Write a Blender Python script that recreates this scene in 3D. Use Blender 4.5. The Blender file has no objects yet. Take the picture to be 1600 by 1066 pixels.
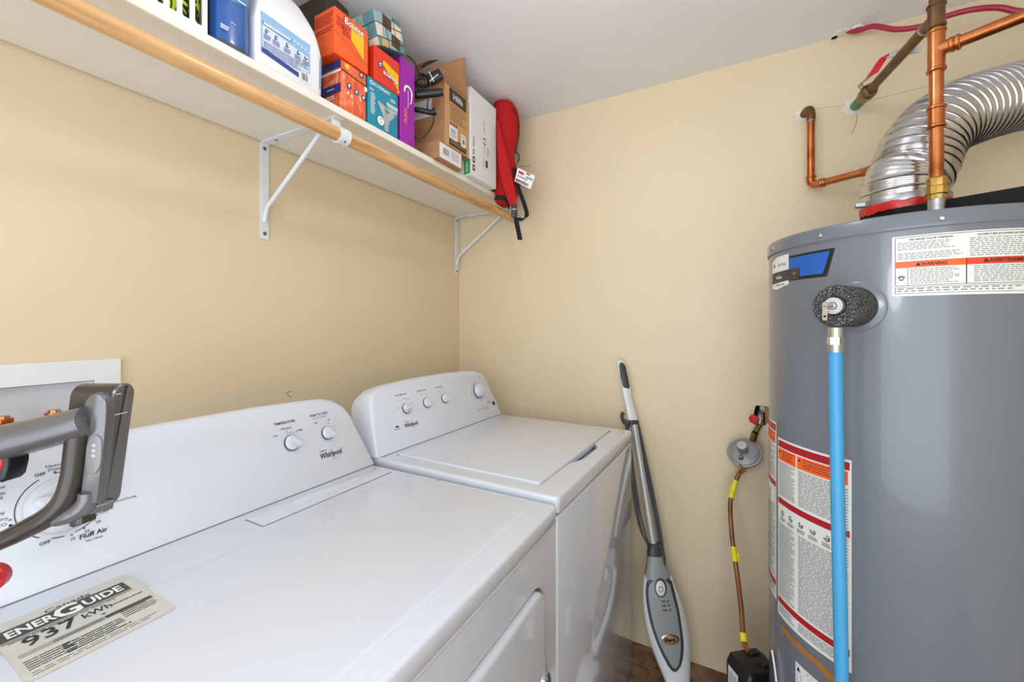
import bpy, bmesh, math, random
from mathutils import Vector, Matrix
from mathutils.geometry import tessellate_polygon
scene = bpy.context.scene
COL = scene.collection
rng = random.Random(7)
PI = math.pi

# ------------------------------------------------------------------ camera
YAW = math.radians(28.3032)
CAMX, CAMY, CAMZ = 1.2289, -1.7188, 1.28
FPX, HORIZON = 648.5, 509.0
cam_data = bpy.data.cameras.new('camera')
cam_data.sensor_width = 36.0
cam_data.lens = 36.0 * FPX / 1600.0
cam_data.shift_y = -(533.0 - HORIZON) / 1600.0
cam_data.clip_start = 0.02
cam = bpy.data.objects.new('camera', cam_data)
cam.location = (CAMX, CAMY, CAMZ)
cam.rotation_euler = (PI / 2, 0, YAW)
COL.objects.link(cam)
scene.camera = cam

# ------------------------------------------------------------------ light and exposure
scene.view_settings.view_transform = 'Standard'
scene.view_settings.look = 'None'
scene.view_settings.gamma = 1.0
scene.view_settings.use_curve_mapping = False
scene.view_settings.exposure = -0.12
world = bpy.data.worlds.new('ambient_fill')  # even ambient fill added through the open back of the room
scene.world = world
world.use_nodes = True
world.node_tree.nodes['Background'].inputs[0].default_value = (0.88, 0.94, 1.0, 1)
world.node_tree.nodes['Background'].inputs[1].default_value = 0.8


def area(name, loc, rot, sx, sy, power, col):
    d = bpy.data.lights.new(name, 'AREA')
    d.shape = 'RECTANGLE'
    d.size, d.size_y = sx, sy
    d.energy = power
    d.color = col
    o = bpy.data.objects.new(name, d)
    o.location = loc
    o.rotation_euler = rot
    COL.objects.link(o)
    return o


def bulb(name, loc, power, radius, col):
    d = bpy.data.lights.new(name, 'POINT')
    d.energy = power
    d.shadow_soft_size = radius
    d.color = col
    o = bpy.data.objects.new(name, d)
    o.location = loc
    COL.objects.link(o)
    return o


# ceiling lamp above the machines, an added fill lamp near the camera, and an added fill panel behind the camera
bulb('ceiling_lamp_light', (0.92, -1.05, 2.08), 4.5, 0.06, (0.93, 0.96, 1.0))
bulb('camera_fill_light', (1.15, -1.62, 1.40), 6.5, 0.10, (0.93, 0.96, 1.0))
area('back_fill_light', (1.2, -2.75, 1.05), (math.radians(92), 0, 0), 1.8, 2.0, 34.0, (0.86, 0.93, 1.0))


# ------------------------------------------------------------------ materials
def lin(c):
    c = c / 255.0
    return c / 12.92 if c <= 0.04045 else ((c + 0.055) / 1.055) ** 2.4


def rgb(t):
    return (lin(t[0]), lin(t[1]), lin(t[2]), 1.0)


def M(name, col, rough=0.5, metal=0.0, coat=0.0, var=0.05, scale=6.0, bump=0.0, bscale=200.0, alpha=None, spec=0.5):
    m = bpy.data.materials.new(name)
    m.use_nodes = True
    nt = m.node_tree
    b = nt.nodes['Principled BSDF']
    b.inputs['Roughness'].default_value = rough
    b.inputs['Metallic'].default_value = metal
    b.inputs['Coat Weight'].default_value = coat
    b.inputs['Coat Roughness'].default_value = 0.06
    b.inputs['Specular IOR Level'].default_value = spec
    tc = nt.nodes.new('ShaderNodeTexCoord')
    n = nt.nodes.new('ShaderNodeTexNoise')
    n.inputs['Scale'].default_value = scale
    n.inputs['Detail'].default_value = 4
    nt.links.new(tc.outputs['Object'], n.inputs['Vector'])
    r = nt.nodes.new('ShaderNodeValToRGB')
    c = rgb(col)
    lo_, hi_ = 1 - var, 1 + var
    r.color_ramp.elements[0].position = 0.3
    r.color_ramp.elements[1].position = 0.7
    r.color_ramp.elements[0].color = tuple(min(1, v * lo_) for v in c[:3]) + (1,)
    r.color_ramp.elements[1].color = tuple(min(1, v * hi_) for v in c[:3]) + (1,)
    nt.links.new(n.outputs['Fac'], r.inputs['Fac'])
    nt.links.new(r.outputs['Color'], b.inputs['Base Color'])
    if bump:
        n2 = nt.nodes.new('ShaderNodeTexNoise')
        n2.inputs['Scale'].default_value = bscale
        n2.inputs['Detail'].default_value = 3
        nt.links.new(tc.outputs['Object'], n2.inputs['Vector'])
        bp = nt.nodes.new('ShaderNodeBump')
        bp.inputs['Strength'].default_value = bump
        bp.inputs['Distance'].default_value = 0.002
        nt.links.new(n2.outputs['Fac'], bp.inputs['Height'])
        nt.links.new(bp.outputs['Normal'], b.inputs['Normal'])
    return m


def ramp_mat(name, cols, scale, rough=0.5, stretch=(1, 1, 1), metal=0.0, detail=6, bump=0.0, coat=0.0, distort=0.0, rand=0.0):
    """noise stretched along an axis, through a colour ramp"""
    m = bpy.data.materials.new(name)
    m.use_nodes = True
    nt = m.node_tree
    b = nt.nodes['Principled BSDF']
    b.inputs['Roughness'].default_value = rough
    b.inputs['Metallic'].default_value = metal
    b.inputs['Coat Weight'].default_value = coat
    tc = nt.nodes.new('ShaderNodeTexCoord')
    mp = nt.nodes.new('ShaderNodeMapping')
    mp.inputs['Scale'].default_value = stretch
    nt.links.new(tc.outputs['Object'], mp.inputs['Vector'])
    if rand:
        oi = nt.nodes.new('ShaderNodeObjectInfo')
        mu = nt.nodes.new('ShaderNodeMath')
        mu.operation = 'MULTIPLY'
        mu.inputs[1].default_value = rand
        nt.links.new(oi.outputs['Random'], mu.inputs[0])
        nt.links.new(mu.outputs[0], mp.inputs['Location'])
    n = nt.nodes.new('ShaderNodeTexNoise')
    n.inputs['Scale'].default_value = scale
    n.inputs['Detail'].default_value = detail
    n.inputs['Distortion'].default_value = distort
    nt.links.new(mp.outputs['Vector'], n.inputs['Vector'])
    r = nt.nodes.new('ShaderNodeValToRGB')
    els = r.color_ramp.elements
    while len(els) < len(cols):
        els.new(0.5)
    for e, (p, c) in zip(els, cols):
        e.position = p
        e.color = rgb(c)
    nt.links.new(n.outputs['Fac'], r.inputs['Fac'])
    nt.links.new(r.outputs['Color'], b.inputs['Base Color'])
    if bump:
        bp = nt.nodes.new('ShaderNodeBump')
        bp.inputs['Strength'].default_value = bump
        bp.inputs['Distance'].default_value = 0.002
        nt.links.new(n.outputs['Fac'], bp.inputs['Height'])
        nt.links.new(bp.outputs['Normal'], b.inputs['Normal'])
    return m


WALL = M('beige_wall_paint', (228, 210, 178), 0.45, var=0.02, scale=3, bump=0.06, bscale=180)
CEIL = M('ceiling_paint', (240, 241, 243), 0.6, var=0.02, scale=4, bump=0.08, bscale=60)
CAULK = M('caulk', (222, 205, 172), 0.6)
PLASTER = M('torn_plaster', (232, 230, 224), 0.9, var=0.1, scale=60, bump=0.6, bscale=150)
DARK = M('dark_gap', (25, 24, 23), 0.9)
RAWWOOD = M('raw_stud_wood', (176, 128, 84), 0.8, var=0.2, scale=30)
TILE = ramp_mat('brown_stone_tile', [(0.25, (70, 50, 38)), (0.43, (116, 86, 64)), (0.58, (146, 114, 88)), (0.8, (186, 156, 126))], 11, 0.4, detail=9, bump=0.1, distort=1.2, rand=9.0)
GROUT = M('grout', (74, 60, 48), 0.9)
SHELFW = M('white_melamine', (236, 233, 224), 0.4, var=0.015, scale=20)
BRACKET = M('white_painted_steel', (228, 234, 242), 0.3, coat=0.2)
SCREW = M('screw_steel', (120, 122, 124), 0.35, 1.0)
DOWEL = ramp_mat('pine_dowel', [(0.3, (172, 122, 74)), (0.45, (208, 160, 106)), (0.7, (230, 188, 138))], 5, 0.35, (9, 0.7, 9), detail=5, distort=0.6, coat=0.25)
ENAMEL = M('white_enamel', (213, 219, 230), 0.22, coat=0.6, var=0.012, scale=12)
GLOSS = M('glossy_white_enamel', (213, 219, 230), 0.10, coat=0.9, var=0.01)
PLASTW = M('white_console_plastic', (218, 224, 235), 0.35, var=0.01, scale=10)
PLASTG = M('pale_grey_plastic', (206, 209, 213), 0.35)
SEAM = M('seam_shadow_gap', (118, 121, 124), 0.8)
KRING = M('knob_skirt_grey', (96, 99, 103), 0.4)
INK = M('black_ink', (38, 38, 40), 0.6)
INKG = M('grey_ink', (128, 130, 133), 0.6)
INKL = M('light_grey_ink', (165, 167, 170), 0.6)
WHITEINK = M('white_ink', (244, 244, 244), 0.5)
STICKER = M('worn_sticker', (208, 208, 201), 0.5, var=0.04, scale=40)
DKBAND = M('charcoal_band', (62, 62, 62), 0.5)
HEATER = M('grey_heater_enamel', (110, 116, 124), 0.28, coat=0.35, var=0.015, scale=3)
LABELW = M('heater_label_white', (226, 227, 222), 0.45)
REDINK = M('dark_red_ink', (170, 14, 26), 0.45)
ORANGEINK = M('orange_ink', (246, 98, 24), 0.45)
REDORANGE = M('red_orange_ink', (226, 62, 30), 0.45)
BLUEINK = M('blue_badge', (30, 92, 176), 0.35, var=0.1, scale=14)
BLACKP = M('black_plastic', (26, 26, 27), 0.35)
BLACKM = M('black_matte_steel', (13, 13, 14), 0.6, spec=0.2)
FOAM = ramp_mat('speckled_foam', [(0.35, (28, 28, 29)), (0.52, (62, 62, 63)), (0.7, (140, 140, 142))], 420, 0.95, detail=2, bump=0.8)
COPPER = ramp_mat('copper', [(0.3, (150, 84, 46)), (0.5, (196, 120, 72)), (0.75, (222, 150, 104))], 14, 0.3, (1, 1, 1), metal=1.0, bump=0.05)
OLDCOPPER = ramp_mat('aged_copper', [(0.3, (84, 62, 42)), (0.55, (122, 92, 62)), (0.8, (150, 116, 80))], 22, 0.45, metal=0.85, bump=0.05)
BRASS = M('brass', (196, 164, 92), 0.3, 1.0, var=0.2, scale=60, bump=0.2, bscale=150)
OLDBRASS = M('aged_brass', (138, 118, 78), 0.4, 1.0, var=0.25, scale=80)
GALV = M('galvanised_steel', (176, 180, 184), 0.35, 0.9, var=0.15, scale=50)
CHROME = M('bright_steel', (205, 208, 210), 0.18, 1.0)
CASTAL = M('cast_aluminium', (152, 155, 158), 0.5, 0.5, var=0.1, scale=40, bump=0.15)
FOIL = ramp_mat('aluminium_duct', [(0.0, (190, 190, 192)), (0.60, (205, 206, 208)), (0.68, (178, 150, 146)), (0.78, (128, 62, 60))], 9, 0.22, metal=1.0, detail=8, bump=0.15, distort=0.8)
REDTAPE = M('red_sealant', (202, 32, 24), 0.35, var=0.25, scale=40, bump=0.6, bscale=60)
PEX = M('red_pex', (168, 40, 70), 0.35)
GREENP = M('green_sleeve', (24, 120, 50), 0.4, var=0.15, scale=30)
REDP = M('red_lever_plastic', (196, 30, 36), 0.3)
BLUEPEX = M('blue_pex', (66, 156, 208), 0.4, var=0.03)
GASLINE = ramp_mat('brown_coated_tube', [(0.3, (104, 56, 22)), (0.6, (142, 84, 36)), (0.8, (160, 100, 50))], 30, 0.35, coat=0.3)
YELLOW = M('yellow_tape', (238, 222, 40), 0.5, var=0.1, scale=60)
MANILA = M('manila_tag', (206, 182, 140), 0.8)
BROWNTAPE = M('brown_tape', (166, 112, 52), 0.4, var=0.15, scale=40)
MOPW = M('mop_white_plastic', (224, 227, 229), 0.3, coat=0.3)
MOPG = M('mop_grey_plastic', (150, 153, 155), 0.4)
MOPD = M('mop_dark_trim', (62, 65, 68), 0.4)
MOPPOLE = M('mop_silver_pole', (186, 188, 188), 0.35, 0.3)
CORDG = M('grey_power_cord', (72, 74, 76), 0.5)
VACG = M('gunmetal_plastic', (108, 108, 111), 0.32, 0.55, coat=0.3, var=0.05)
VACD = M('dark_bronze_plastic', (62, 58, 54), 0.35, 0.4, coat=0.3)
VACP = M('vacuum_panel_grey', (128, 127, 128), 0.4, 0.2)
VACR = M('vacuum_red', (190, 16, 40), 0.25, coat=0.5)
BOXW = M('outlet_box_white', (236, 239, 243), 0.4)


# ------------------------------------------------------------------ geometry helpers
class G:
    def __init__(self):
        self.v, self.f, self.marks = [], [], []

    def add(self, vs, fs):
        o = len(self.v)
        self.v += [tuple(p) for p in vs]
        self.f += [tuple(i + o for i in f) for f in fs]
        return self

    def box(self, x0, x1, y0, y1, z0, z1, bev=0.0, seg=2, mat=None):
        bm = bmesh.new()
        bmesh.ops.create_cube(bm, size=1.0)
        for v in bm.verts:
            v.co = Vector(((x0 + x1) / 2 + v.co.x * (x1 - x0), (y0 + y1) / 2 + v.co.y * (y1 - y0), (z0 + z1) / 2 + v.co.z * (z1 - z0)))
        if bev:
            bmesh.ops.bevel(bm, geom=list(bm.edges), offset=bev, segments=seg, profile=0.5, affect='EDGES')
        if mat is not None:
            bm.transform(mat)
        bm.verts.index_update()
        self.add([v.co[:] for v in bm.verts], [[v.index for v in f.verts] for f in bm.faces])
        bm.free()
        return self

    def stack(self, loops, cap0=True, cap1=True, holes=None, closed=True):
        """loft through 3-D loops of equal length"""
        n = len(loops[0])
        o = len(self.v)
        for lp in loops:
            self.v += [tuple(p) for p in lp]
        for k in range(len(loops) - 1):
            for i in range(n if closed else n - 1):
                j = (i + 1) % n
                a = o + k * n
                self.f.append((a + i, a + j, a + n + j, a + n + i))
        if cap0:
            self.f.append(tuple(o + i for i in reversed(range(n))))
        if cap1:
            if holes:
                self.capholes(loops[-1], holes)
            else:
                self.f.append(tuple(o + (len(loops) - 1) * n + i for i in range(n)))
        return self

    def capholes(self, outer, holes):
        polys = [[Vector(p) for p in outer]] + [[Vector(p) for p in h] for h in holes]
        flat = [p for pl in polys for p in pl]
        tris = tessellate_polygon(polys)
        self.add([p[:] for p in flat], [tuple(t) for t in tris])
        return self

    def tube(self, path, r, n=14, cap=True, up=None):
        path = [Vector(p) for p in path]
        k = len(path)
        rs = r if isinstance(r, (list, tuple)) else [r] * k
        tans = []
        for i in range(k):
            a = path[max(i - 1, 0)]
            b = path[min(i + 1, k - 1)]
            t = (b - a)
            tans.append(t.normalized() if t.length > 1e-9 else (tans[-1] if tans else Vector((0, 0, 1))))
        u = tans[0].orthogonal().normalized() if up is None else (Vector(up) - tans[0] * Vector(up).dot(tans[0])).normalized()
        loops = []
        for i in range(k):
            t = tans[i]
            u = (u - t * u.dot(t)).normalized()
            w = t.cross(u)
            loops.append([path[i] + (u * math.cos(2 * PI * j / n) + w * math.sin(2 * PI * j / n)) * rs[i] for j in range(n)])
        return self.stack(loops, cap, cap)

    def lathe(self, prof, o, axis, n=28, cap=True):
        """prof: (distance along axis, radius)"""
        a = Vector(axis).normalized()
        u = a.orthogonal().normalized()
        w = a.cross(u)
        o = Vector(o)
        loops = [[o + a * t + (u * math.cos(2 * PI * j / n) + w * math.sin(2 * PI * j / n)) * max(r, 1e-5) for j in range(n)] for t, r in prof]
        return self.stack(loops, cap, cap)

    def ribbon(self, pts, widths, th):
        """pts: centre points, widths: half-width vectors, th: thickness"""
        loops = []
        k = len(pts)
        for i in range(k):
            p = Vector(pts[i])
            wv = Vector(widths[i] if isinstance(widths, list) else widths)
            t = (Vector(pts[min(i + 1, k - 1)]) - Vector(pts[max(i - 1, 0)])).normalized()
            nn = t.cross(wv).normalized() * th / 2
            loops.append([p - wv - nn, p + wv - nn, p + wv + nn, p - wv + nn])
        return self.stack(loops)

    def xf(self, fn):
        self.v = [tuple(fn(Vector(p))) for p in self.v]
        return self


def rrect(w0, w1, h0, h1, r, n=5):
    """rounded rectangle outline, counter-clockwise, as (a, b) pairs"""
    out = []
    rr = r if isinstance(r, (list, tuple)) else [r] * 4     # corners: (w1,h0) (w1,h1) (w0,h1) (w0,h0)
    cs = [(w1, h0, -90, rr[0]), (w1, h1, 0, rr[1]), (w0, h1, 90, rr[2]), (w0, h0, 180, rr[3])]
    for x, y, a0, q in cs:
        cx = x - q if x == w1 else x + q
        cy = y + q if y == h0 else y - q
        for i in range(n + 1):
            a = math.radians(a0 + 90 * i / n)
            out.append((cx + q * math.cos(a), cy + q * math.sin(a)))
    return out


def spline(pts, n=8):
    P = [Vector(p) for p in pts]
    out = []
    for i in range(len(P) - 1):
        p0, p1, p2, p3 = P[max(i - 1, 0)], P[i], P[i + 1], P[min(i + 2, len(P) - 1)]
        for k in range(n):
            t = k / n
            out.append(0.5 * ((2 * p1) + (p2 - p0) * t + (2 * p0 - 5 * p1 + 4 * p2 - p3) * t * t + (3 * p1 - p0 - 3 * p2 + p3) * t ** 3))
    out.append(P[-1])
    return out


def world_matrix(o):
    m = Matrix.LocRotScale(o.location, o.rotation_euler, None)
    return world_matrix(o.parent) @ m if o.parent else m


def thing(name, label, cat, loc=(0, 0, 0), rz=0.0, group=None):
    o = bpy.data.objects.new(name, None)
    o.empty_display_size = 0.1
    COL.objects.link(o)
    o.location = loc
    o.rotation_euler = (0, 0, rz)
    o['label'] = label
    o['category'] = cat
    if group:
        o['group'] = group
    return o


def obj(name, g, mat, parent=None, local=False, smooth=35, label=None):
    """one mesh object; vertices are given in world space unless local"""
    me = bpy.data.meshes.new(name)
    vs = g.v
    if parent is not None and not local:
        inv = world_matrix(parent).inverted()
        vs = [(inv @ Vector(p))[:] for p in vs]
    me.from_pydata(vs, [], g.f)
    bm = bmesh.new()
    bm.from_mesh(me)
    bmesh.ops.remove_doubles(bm, verts=bm.verts, dist=1e-6)
    bmesh.ops.recalc_face_normals(bm, faces=bm.faces)
    bm.to_mesh(me)
    bm.free()
    me.materials.append(mat)
    if smooth:
        for p in me.polygons:
            p.use_smooth = True
        me.set_sharp_from_angle(angle=math.radians(smooth))
    o = bpy.data.objects.new(name, me)
    COL.objects.link(o)
    if parent is not None:
        o.parent = parent
    if label:
        o['label'] = label
    return o


def flat(name, g, mat, parent, local=False, label=None):
    """printed shapes: keep their own faces, no welding; every word is an object, small marks stay joined"""
    inv = world_matrix(parent).inverted()
    vs = g.v if local else [(inv @ Vector(p))[:] for p in g.v]

    def one(nm, v, f):
        me = bpy.data.meshes.new(nm)
        me.from_pydata(v, [], f)
        me.materials.append(mat)
        o = bpy.data.objects.new(nm, me)
        COL.objects.link(o)
        o.parent = parent
        return o
    last = None
    used = set()
    for (v0, f0), (v1, f1) in g.marks:
        last = one('lettering', vs[v0:v1], [tuple(i - v0 for i in f) for f in g.f[f0:f1]])
        used.update(range(f0, f1))
    rest = [f for k, f in enumerate(g.f) if k not in used]
    if rest:
        ids = sorted({i for f in rest for i in f})
        mp_ = {i: k for k, i in enumerate(ids)}
        last = one(name, [vs[i] for i in ids], [tuple(mp_[i] for i in f) for f in rest])
        if any(w_ in name for w_ in ('print', 'lettering', 'marks', 'pictogram', 'barcode', 'lights')):
            last['kind'] = 'stuff'
    if label:
        last['label'] = label
    return last


def struct(o):
    o['kind'] = 'structure'
    return o


def tag(o, label, cat, group=None):
    o['label'] = label
    o['category'] = cat
    if group:
        o['group'] = group
    return o


# a point at depth F in front of the camera position along the photograph's viewing axis
def P(px, py, F):
    r = (px - 800) / FPX * F
    return Vector((CAMX + r * math.cos(YAW) - F * math.sin(YAW), CAMY + r * math.sin(YAW) + F * math.cos(YAW), CAMZ + (HORIZON - py) / FPX * F))


def at(px, py, ax, val):
    o = Vector((CAMX, CAMY, CAMZ))
    d = P(px, py, 1.0) - o
    return o + d * ((val - o[ax]) / d[ax])


# ---- print on surfaces: a surface maps (u, v, lift) to a point
def plane_surf(o, u, v):
    o, u, v = Vector(o), Vector(u).normalized(), Vector(v).normalized()
    n = u.cross(v)
    return lambda a, b, e=0.0: o + u * a + v * b + n * e


def s_rect(g, S, u0, u1, v0, v1, e=0.0006, nu=1):
    vs, fs = [], []
    for i in range(nu + 1):
        u = u0 + (u1 - u0) * i / nu
        vs += [S(u, v0, e), S(u, v1, e)]
    for i in range(nu):
        fs.append((2 * i, 2 * i + 2, 2 * i + 3, 2 * i + 1))
    return g.add(vs, fs)


def s_poly(g, S, pts, e=0.0006):
    return g.add([S(a, b, e) for a, b in pts], [tuple(range(len(pts)))])


def s_arc(g, S, cu, cv, r0, r1, a0, a1, e=0.0006, n=24):
    vs, fs = [], []
    for i in range(n + 1):
        a = math.radians(a0 + (a1 - a0) * i / n)
        vs += [S(cu + r0 * math.cos(a), cv + r0 * math.sin(a), e), S(cu + r1 * math.cos(a), cv + r1 * math.sin(a), e)]
    for i in range(n):
        fs.append((2 * i, 2 * i + 1, 2 * i + 3, 2 * i + 2))
    return g.add(vs, fs)


_txt = {}


def text_mesh(s, bold):
    key = (s, bold)
    if key not in _txt:
        c = bpy.data.curves.new('t', 'FONT')
        c.body = s
        c.size = 1.0
        c.offset = bold
        c.resolution_u = 2
        o = bpy.data.objects.new('t', c)
        me = o.to_mesh()
        vs = [v.co[:] for v in me.vertices]
        fs = [tuple(p.vertices) for p in me.polygons]
        o.to_mesh_clear()
        bpy.data.objects.remove(o)
        bpy.data.curves.remove(c)
        _txt[key] = (vs, fs)
    return _txt[key]


def s_text(g, S, s, u, v, h, width=None, align='C', e=0.0008, rot=0.0, bold=0.0, shear=0.0):
    """text whose capitals are h high, centred (or L) at u, baseline v; width squeezes it to fit"""
    vs, fs = text_mesh(s, bold)
    if not vs:
        return g
    x0, x1 = min(p[0] for p in vs), max(p[0] for p in vs)
    k = h / 0.70
    kx = k if width is None else width / (x1 - x0)
    off = -(x0 + x1) / 2 if align == 'C' else -x0
    ca, sa = math.cos(rot), math.sin(rot)
    out = []
    for p in vs:
        a, b = (p[0] + off) * kx + shear * p[1] * k, p[1] * k
        out.append(S(u + a * ca - b * sa, v + a * sa + b * ca, e))
    a0 = (len(g.v), len(g.f))
    g.add(out, fs)
    g.marks.append((a0, (len(g.v), len(g.f))))
    return g


def s_lines(g, S, u0, u1, v1, v0, n, r, fill=0.5, wmin=0.05, wmax=0.16, e=0.0007, ragged=0.25, h=None):
    """rows of small illegible words"""
    pitch = (v1 - v0) / n
    hh = h or pitch * fill
    W = u1 - u0
    for i in range(n):
        vt = v1 - i * pitch
        u = u0
        end = u1 - (r.random() * ragged * W if r.random() < 0.5 else 0)
        while u < end:
            w = min(W * r.uniform(wmin, wmax), end - u)
            s_rect(g, S, u, u + w, vt - hh, vt, e)
            u += w + W * 0.02
    return g


def barcode(g, S, u0, u1, v0, v1, r, e=0.0009, vertical=False):
    t = u0 if not vertical else v0
    end = u1 if not vertical else v1
    while t < end:
        w = (end - (u0 if not vertical else v0)) * r.choice([0.02, 0.035, 0.05])
        if vertical:
            s_rect(g, S, u0, u1, t, min(t + w, end), e)
        else:
            s_rect(g, S, t, min(t + w, end), v0, v1, e)
        t += w * r.choice([1.6, 2.0, 2.6])
    return g

def prism_holes(g, outer, holes, fn, d0, d1):
    """slab between d0 and d1 with holes through it; fn(a, b, d) -> point"""
    for d in (d0, d1):
        g.capholes([fn(a, b, d) for a, b in outer], [[fn(a, b, d) for a, b in h] for h in holes])
    for lp in [outer] + holes:
        g.stack([[fn(a, b, d0) for a, b in lp], [fn(a, b, d1) for a, b in lp]], False, False)
    return g


# ================================================================== the setting
CZ = 2.233
YB, XR = -3.0, 2.12
OB = (-1.600, -1.356, 0.99, 1.162)        # opening of the outlet box (y0 y1 z0 z1)
GH = [(1.288, 0.926), (1.338, 0.922), (1.337, 0.99), (1.318, 0.997), (1.292, 0.994), (1.286, 0.962)]
w = G()
prism_holes(w, [(YB, 0), (0, 0), (0, CZ), (YB, CZ)], [[(OB[0], OB[2]), (OB[1], OB[2]), (OB[1], OB[3]), (OB[0], OB[3])]], lambda a, b, d: (d, a, b), 0, -0.10)
struct(obj('wall_left', w, WALL, smooth=0))
w = G()
prism_holes(w, [(-0.1, 0), (XR, 0), (XR, CZ), (-0.1, CZ)], [GH], lambda a, b, d: (a, d, b), 0, 0.10)
wall_far = struct(obj('wall_far', w, WALL, smooth=0))
struct(obj('wall_right', G().box(XR, XR + 0.1, YB, 0.1, 0, CZ), WALL, smooth=0))
struct(obj('ceiling', G().box(-0.1, XR + 0.1, YB, 0.1, CZ, CZ + 0.08), CEIL, smooth=0))
floor = struct(obj('floor', G().box(-0.1, XR + 0.1, YB, 0.1, -0.08, -0.006), GROUT, smooth=0))
# floor tiles, one object each
TS = 0.33
tile_me = None
y = -0.116
rows = [(-0.116 + 0.0025, -0.002)]
while y > YB + 0.05:
    y2 = max(y - TS, YB)
    rows.append((y2 + 0.0025, y - 0.0025))
    y = y2
tiles = {}
for ri, (y0, y1) in enumerate(rows):
    x = 0.0
    off = -0.26
    while off < XR:
        x0, x1 = max(off, 0.0) + 0.0025, min(off + TS, XR) - 0.0025
        if x1 - x0 > 0.02:
            key = (round(x1 - x0, 3), round(y1 - y0, 3))
            if key not in tiles:
                t = obj('tile', G().box(0, x1 - x0, 0, y1 - y0, -0.008, 0.0, 0.0015, 1), TILE, floor, local=True, smooth=0)
                tiles[key] = t.data
                t.location = (x0, y0, 0)
            else:
                t = bpy.data.objects.new('tile', tiles[key])
                COL.objects.link(t)
                t.parent = floor
                t.location = (x0, y0, 0)
        off += TS
struct(obj('trim_1', G().box(0, XR, -0.006, 0.0, 0.0, 0.007, 0.002, 1), CAULK, smooth=0))
# scuffs and a patch line on the far wall: thin raised repairs
# hole in the wall behind the gas valve: stud seen inside
hb = G().box(1.28, 1.345, 0.062, 0.07, 0.915, 1.005)
obj('hole_back', hb, DARK, wall_far, smooth=0)
obj('wall_stud', G().box(1.322, 1.345, 0.012, 0.06, 0.915, 1.0), RAWWOOD, wall_far, smooth=0)
obj('pipe_hole_plaster', G().box(1.306, 1.322, 0.03, 0.06, 0.965, 0.995, 0.003), PLASTER, wall_far, smooth=0)


def ragged(cx, cz, r0, r1, fn, n=18, th=0.003, seed=1):
    q = random.Random(seed)
    g = G()
    lo_, mid, hi = [], [], []
    for i in range(n):
        a = 2 * PI * i / n
        ro = r1 * q.uniform(0.75, 1.2)
        lo_.append(fn(cx + ro * math.cos(a), cz + ro * math.sin(a), 0.0))
        mid.append(fn(cx + (ro * 0.8 + r0 * 0.2) * math.cos(a), cz + (ro * 0.8 + r0 * 0.2) * math.sin(a), th))
        hi.append(fn(cx + r0 * math.cos(a), cz + r0 * math.sin(a), th * 0.7))
    return g.stack([lo_, mid, hi], False, True)


onfar = lambda a, b, d: (a, -d, b)
obj('plaster_patch', ragged(1.570, 1.998, 0.012, 0.03, onfar, seed=3), PLASTER, wall_far)
obj('plaster_patch', ragged(1.434, 2.0, 0.01, 0.022, onfar, seed=4), PLASTER, wall_far)
obj('plaster_patch', ragged(1.33, 0.917, 0.004, 0.016, onfar, seed=5), PLASTER, wall_far)
obj('repair_line', G().tube([(1.455, -0.0005, 2.012), (1.56, -0.0005, 2.004)], 0.0012, 5).tube([(1.6, -0.0005, 2.004), (1.86, -0.0005, 2.018)], 0.0012, 5), CAULK, wall_far)
obj('hairline_crack', G().tube([(1.571, -0.0003, 1.975), (1.578, -0.0003, 1.955), (1.572, -0.0003, 1.93), (1.562, -0.0003, 1.905)], 0.0009, 5), M('crack_scuff_tan', (150, 130, 98), 0.9), wall_far)  # thin raised line in a darker tan than the wall

sc_ = at(447, 614, 0, 0.0006)
obj('wall_scuff', G().tube([at(456, 611, 0, 0.0006), sc_, at(455, 621, 0, 0.0006)], 0.0009, 5), bpy.data.materials['crack_scuff_tan'], bpy.data.objects['wall_left'])
# recessed outlet box in the left wall behind the dryer
ob = thing('washer_outlet_box', 'white recessed laundry outlet box in the wall behind the dryer', 'outlet box', (0, -1.478, 0.95))
g = G()
prism_holes(g, [(-1.645, 0.945), (-1.313, 0.945), (-1.313, 1.206), (-1.645, 1.206)],
            [[(OB[0], OB[2]), (OB[1], OB[2]), (OB[1], OB[3]), (OB[0], OB[3])]], lambda a, b, d: (d, a, b), 0.008, 0.0005)
obj('frame', g, BOXW, ob, smooth=0)
g = G()
y0, y1, z0, z1 = OB[0] + 0.0015, OB[1] - 0.0015, OB[2] + 0.0015, OB[3] - 0.0015
g.add([(0.004, y0, z0), (0.004, y1, z0), (0.004, y1, z1), (0.004, y0, z1), (-0.085, y0, z0), (-0.085, y1, z0), (-0.085, y1, z1), (-0.085, y0, z1)],
      [(4, 5, 6, 7), (0, 1, 5, 4), (2, 3, 7, 6), (1, 2, 6, 5), (3, 0, 4, 7)])
obj('recess', g, BOXW, ob, smooth=0)
for yy in (-1.405, -1.475):
    s = obj('supply_stub', G().lathe([(0, 0.010), (0.085, 0.010), (0.085, 0.0145), (0.107, 0.0145), (0.107, 0.010), (0.112, 0.009)], (-0.04, yy, 0.99), (0, 0, 1)), COPPER, ob)
    h = obj('valve_handle', G().lathe([(0, 0.016), (0.006, 0.018), (0.012, 0.016)], (-0.012, yy - 0.003, 1.075), (1, 0, 0), 10), VACR, s)

# unseen disc added above the lamp light to shrink its hot spot on the ceiling
cl_ = thing('ceiling_glow_shield', 'round white disc added above the lamp to shield the ceiling from its glow, out of the picture', 'lamp', (0.92, -1.05, CZ))
obj('base_plate', G().lathe([(0, 0.15), (-0.012, 0.15), (-0.022, 0.135), (-0.03, 0.06), (-0.05, 0.03), (-0.062, 0.028), (-0.062, 0.0)], (0.92, -1.05, CZ), (0, 0, 1), 40), BOXW, cl_)

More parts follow.
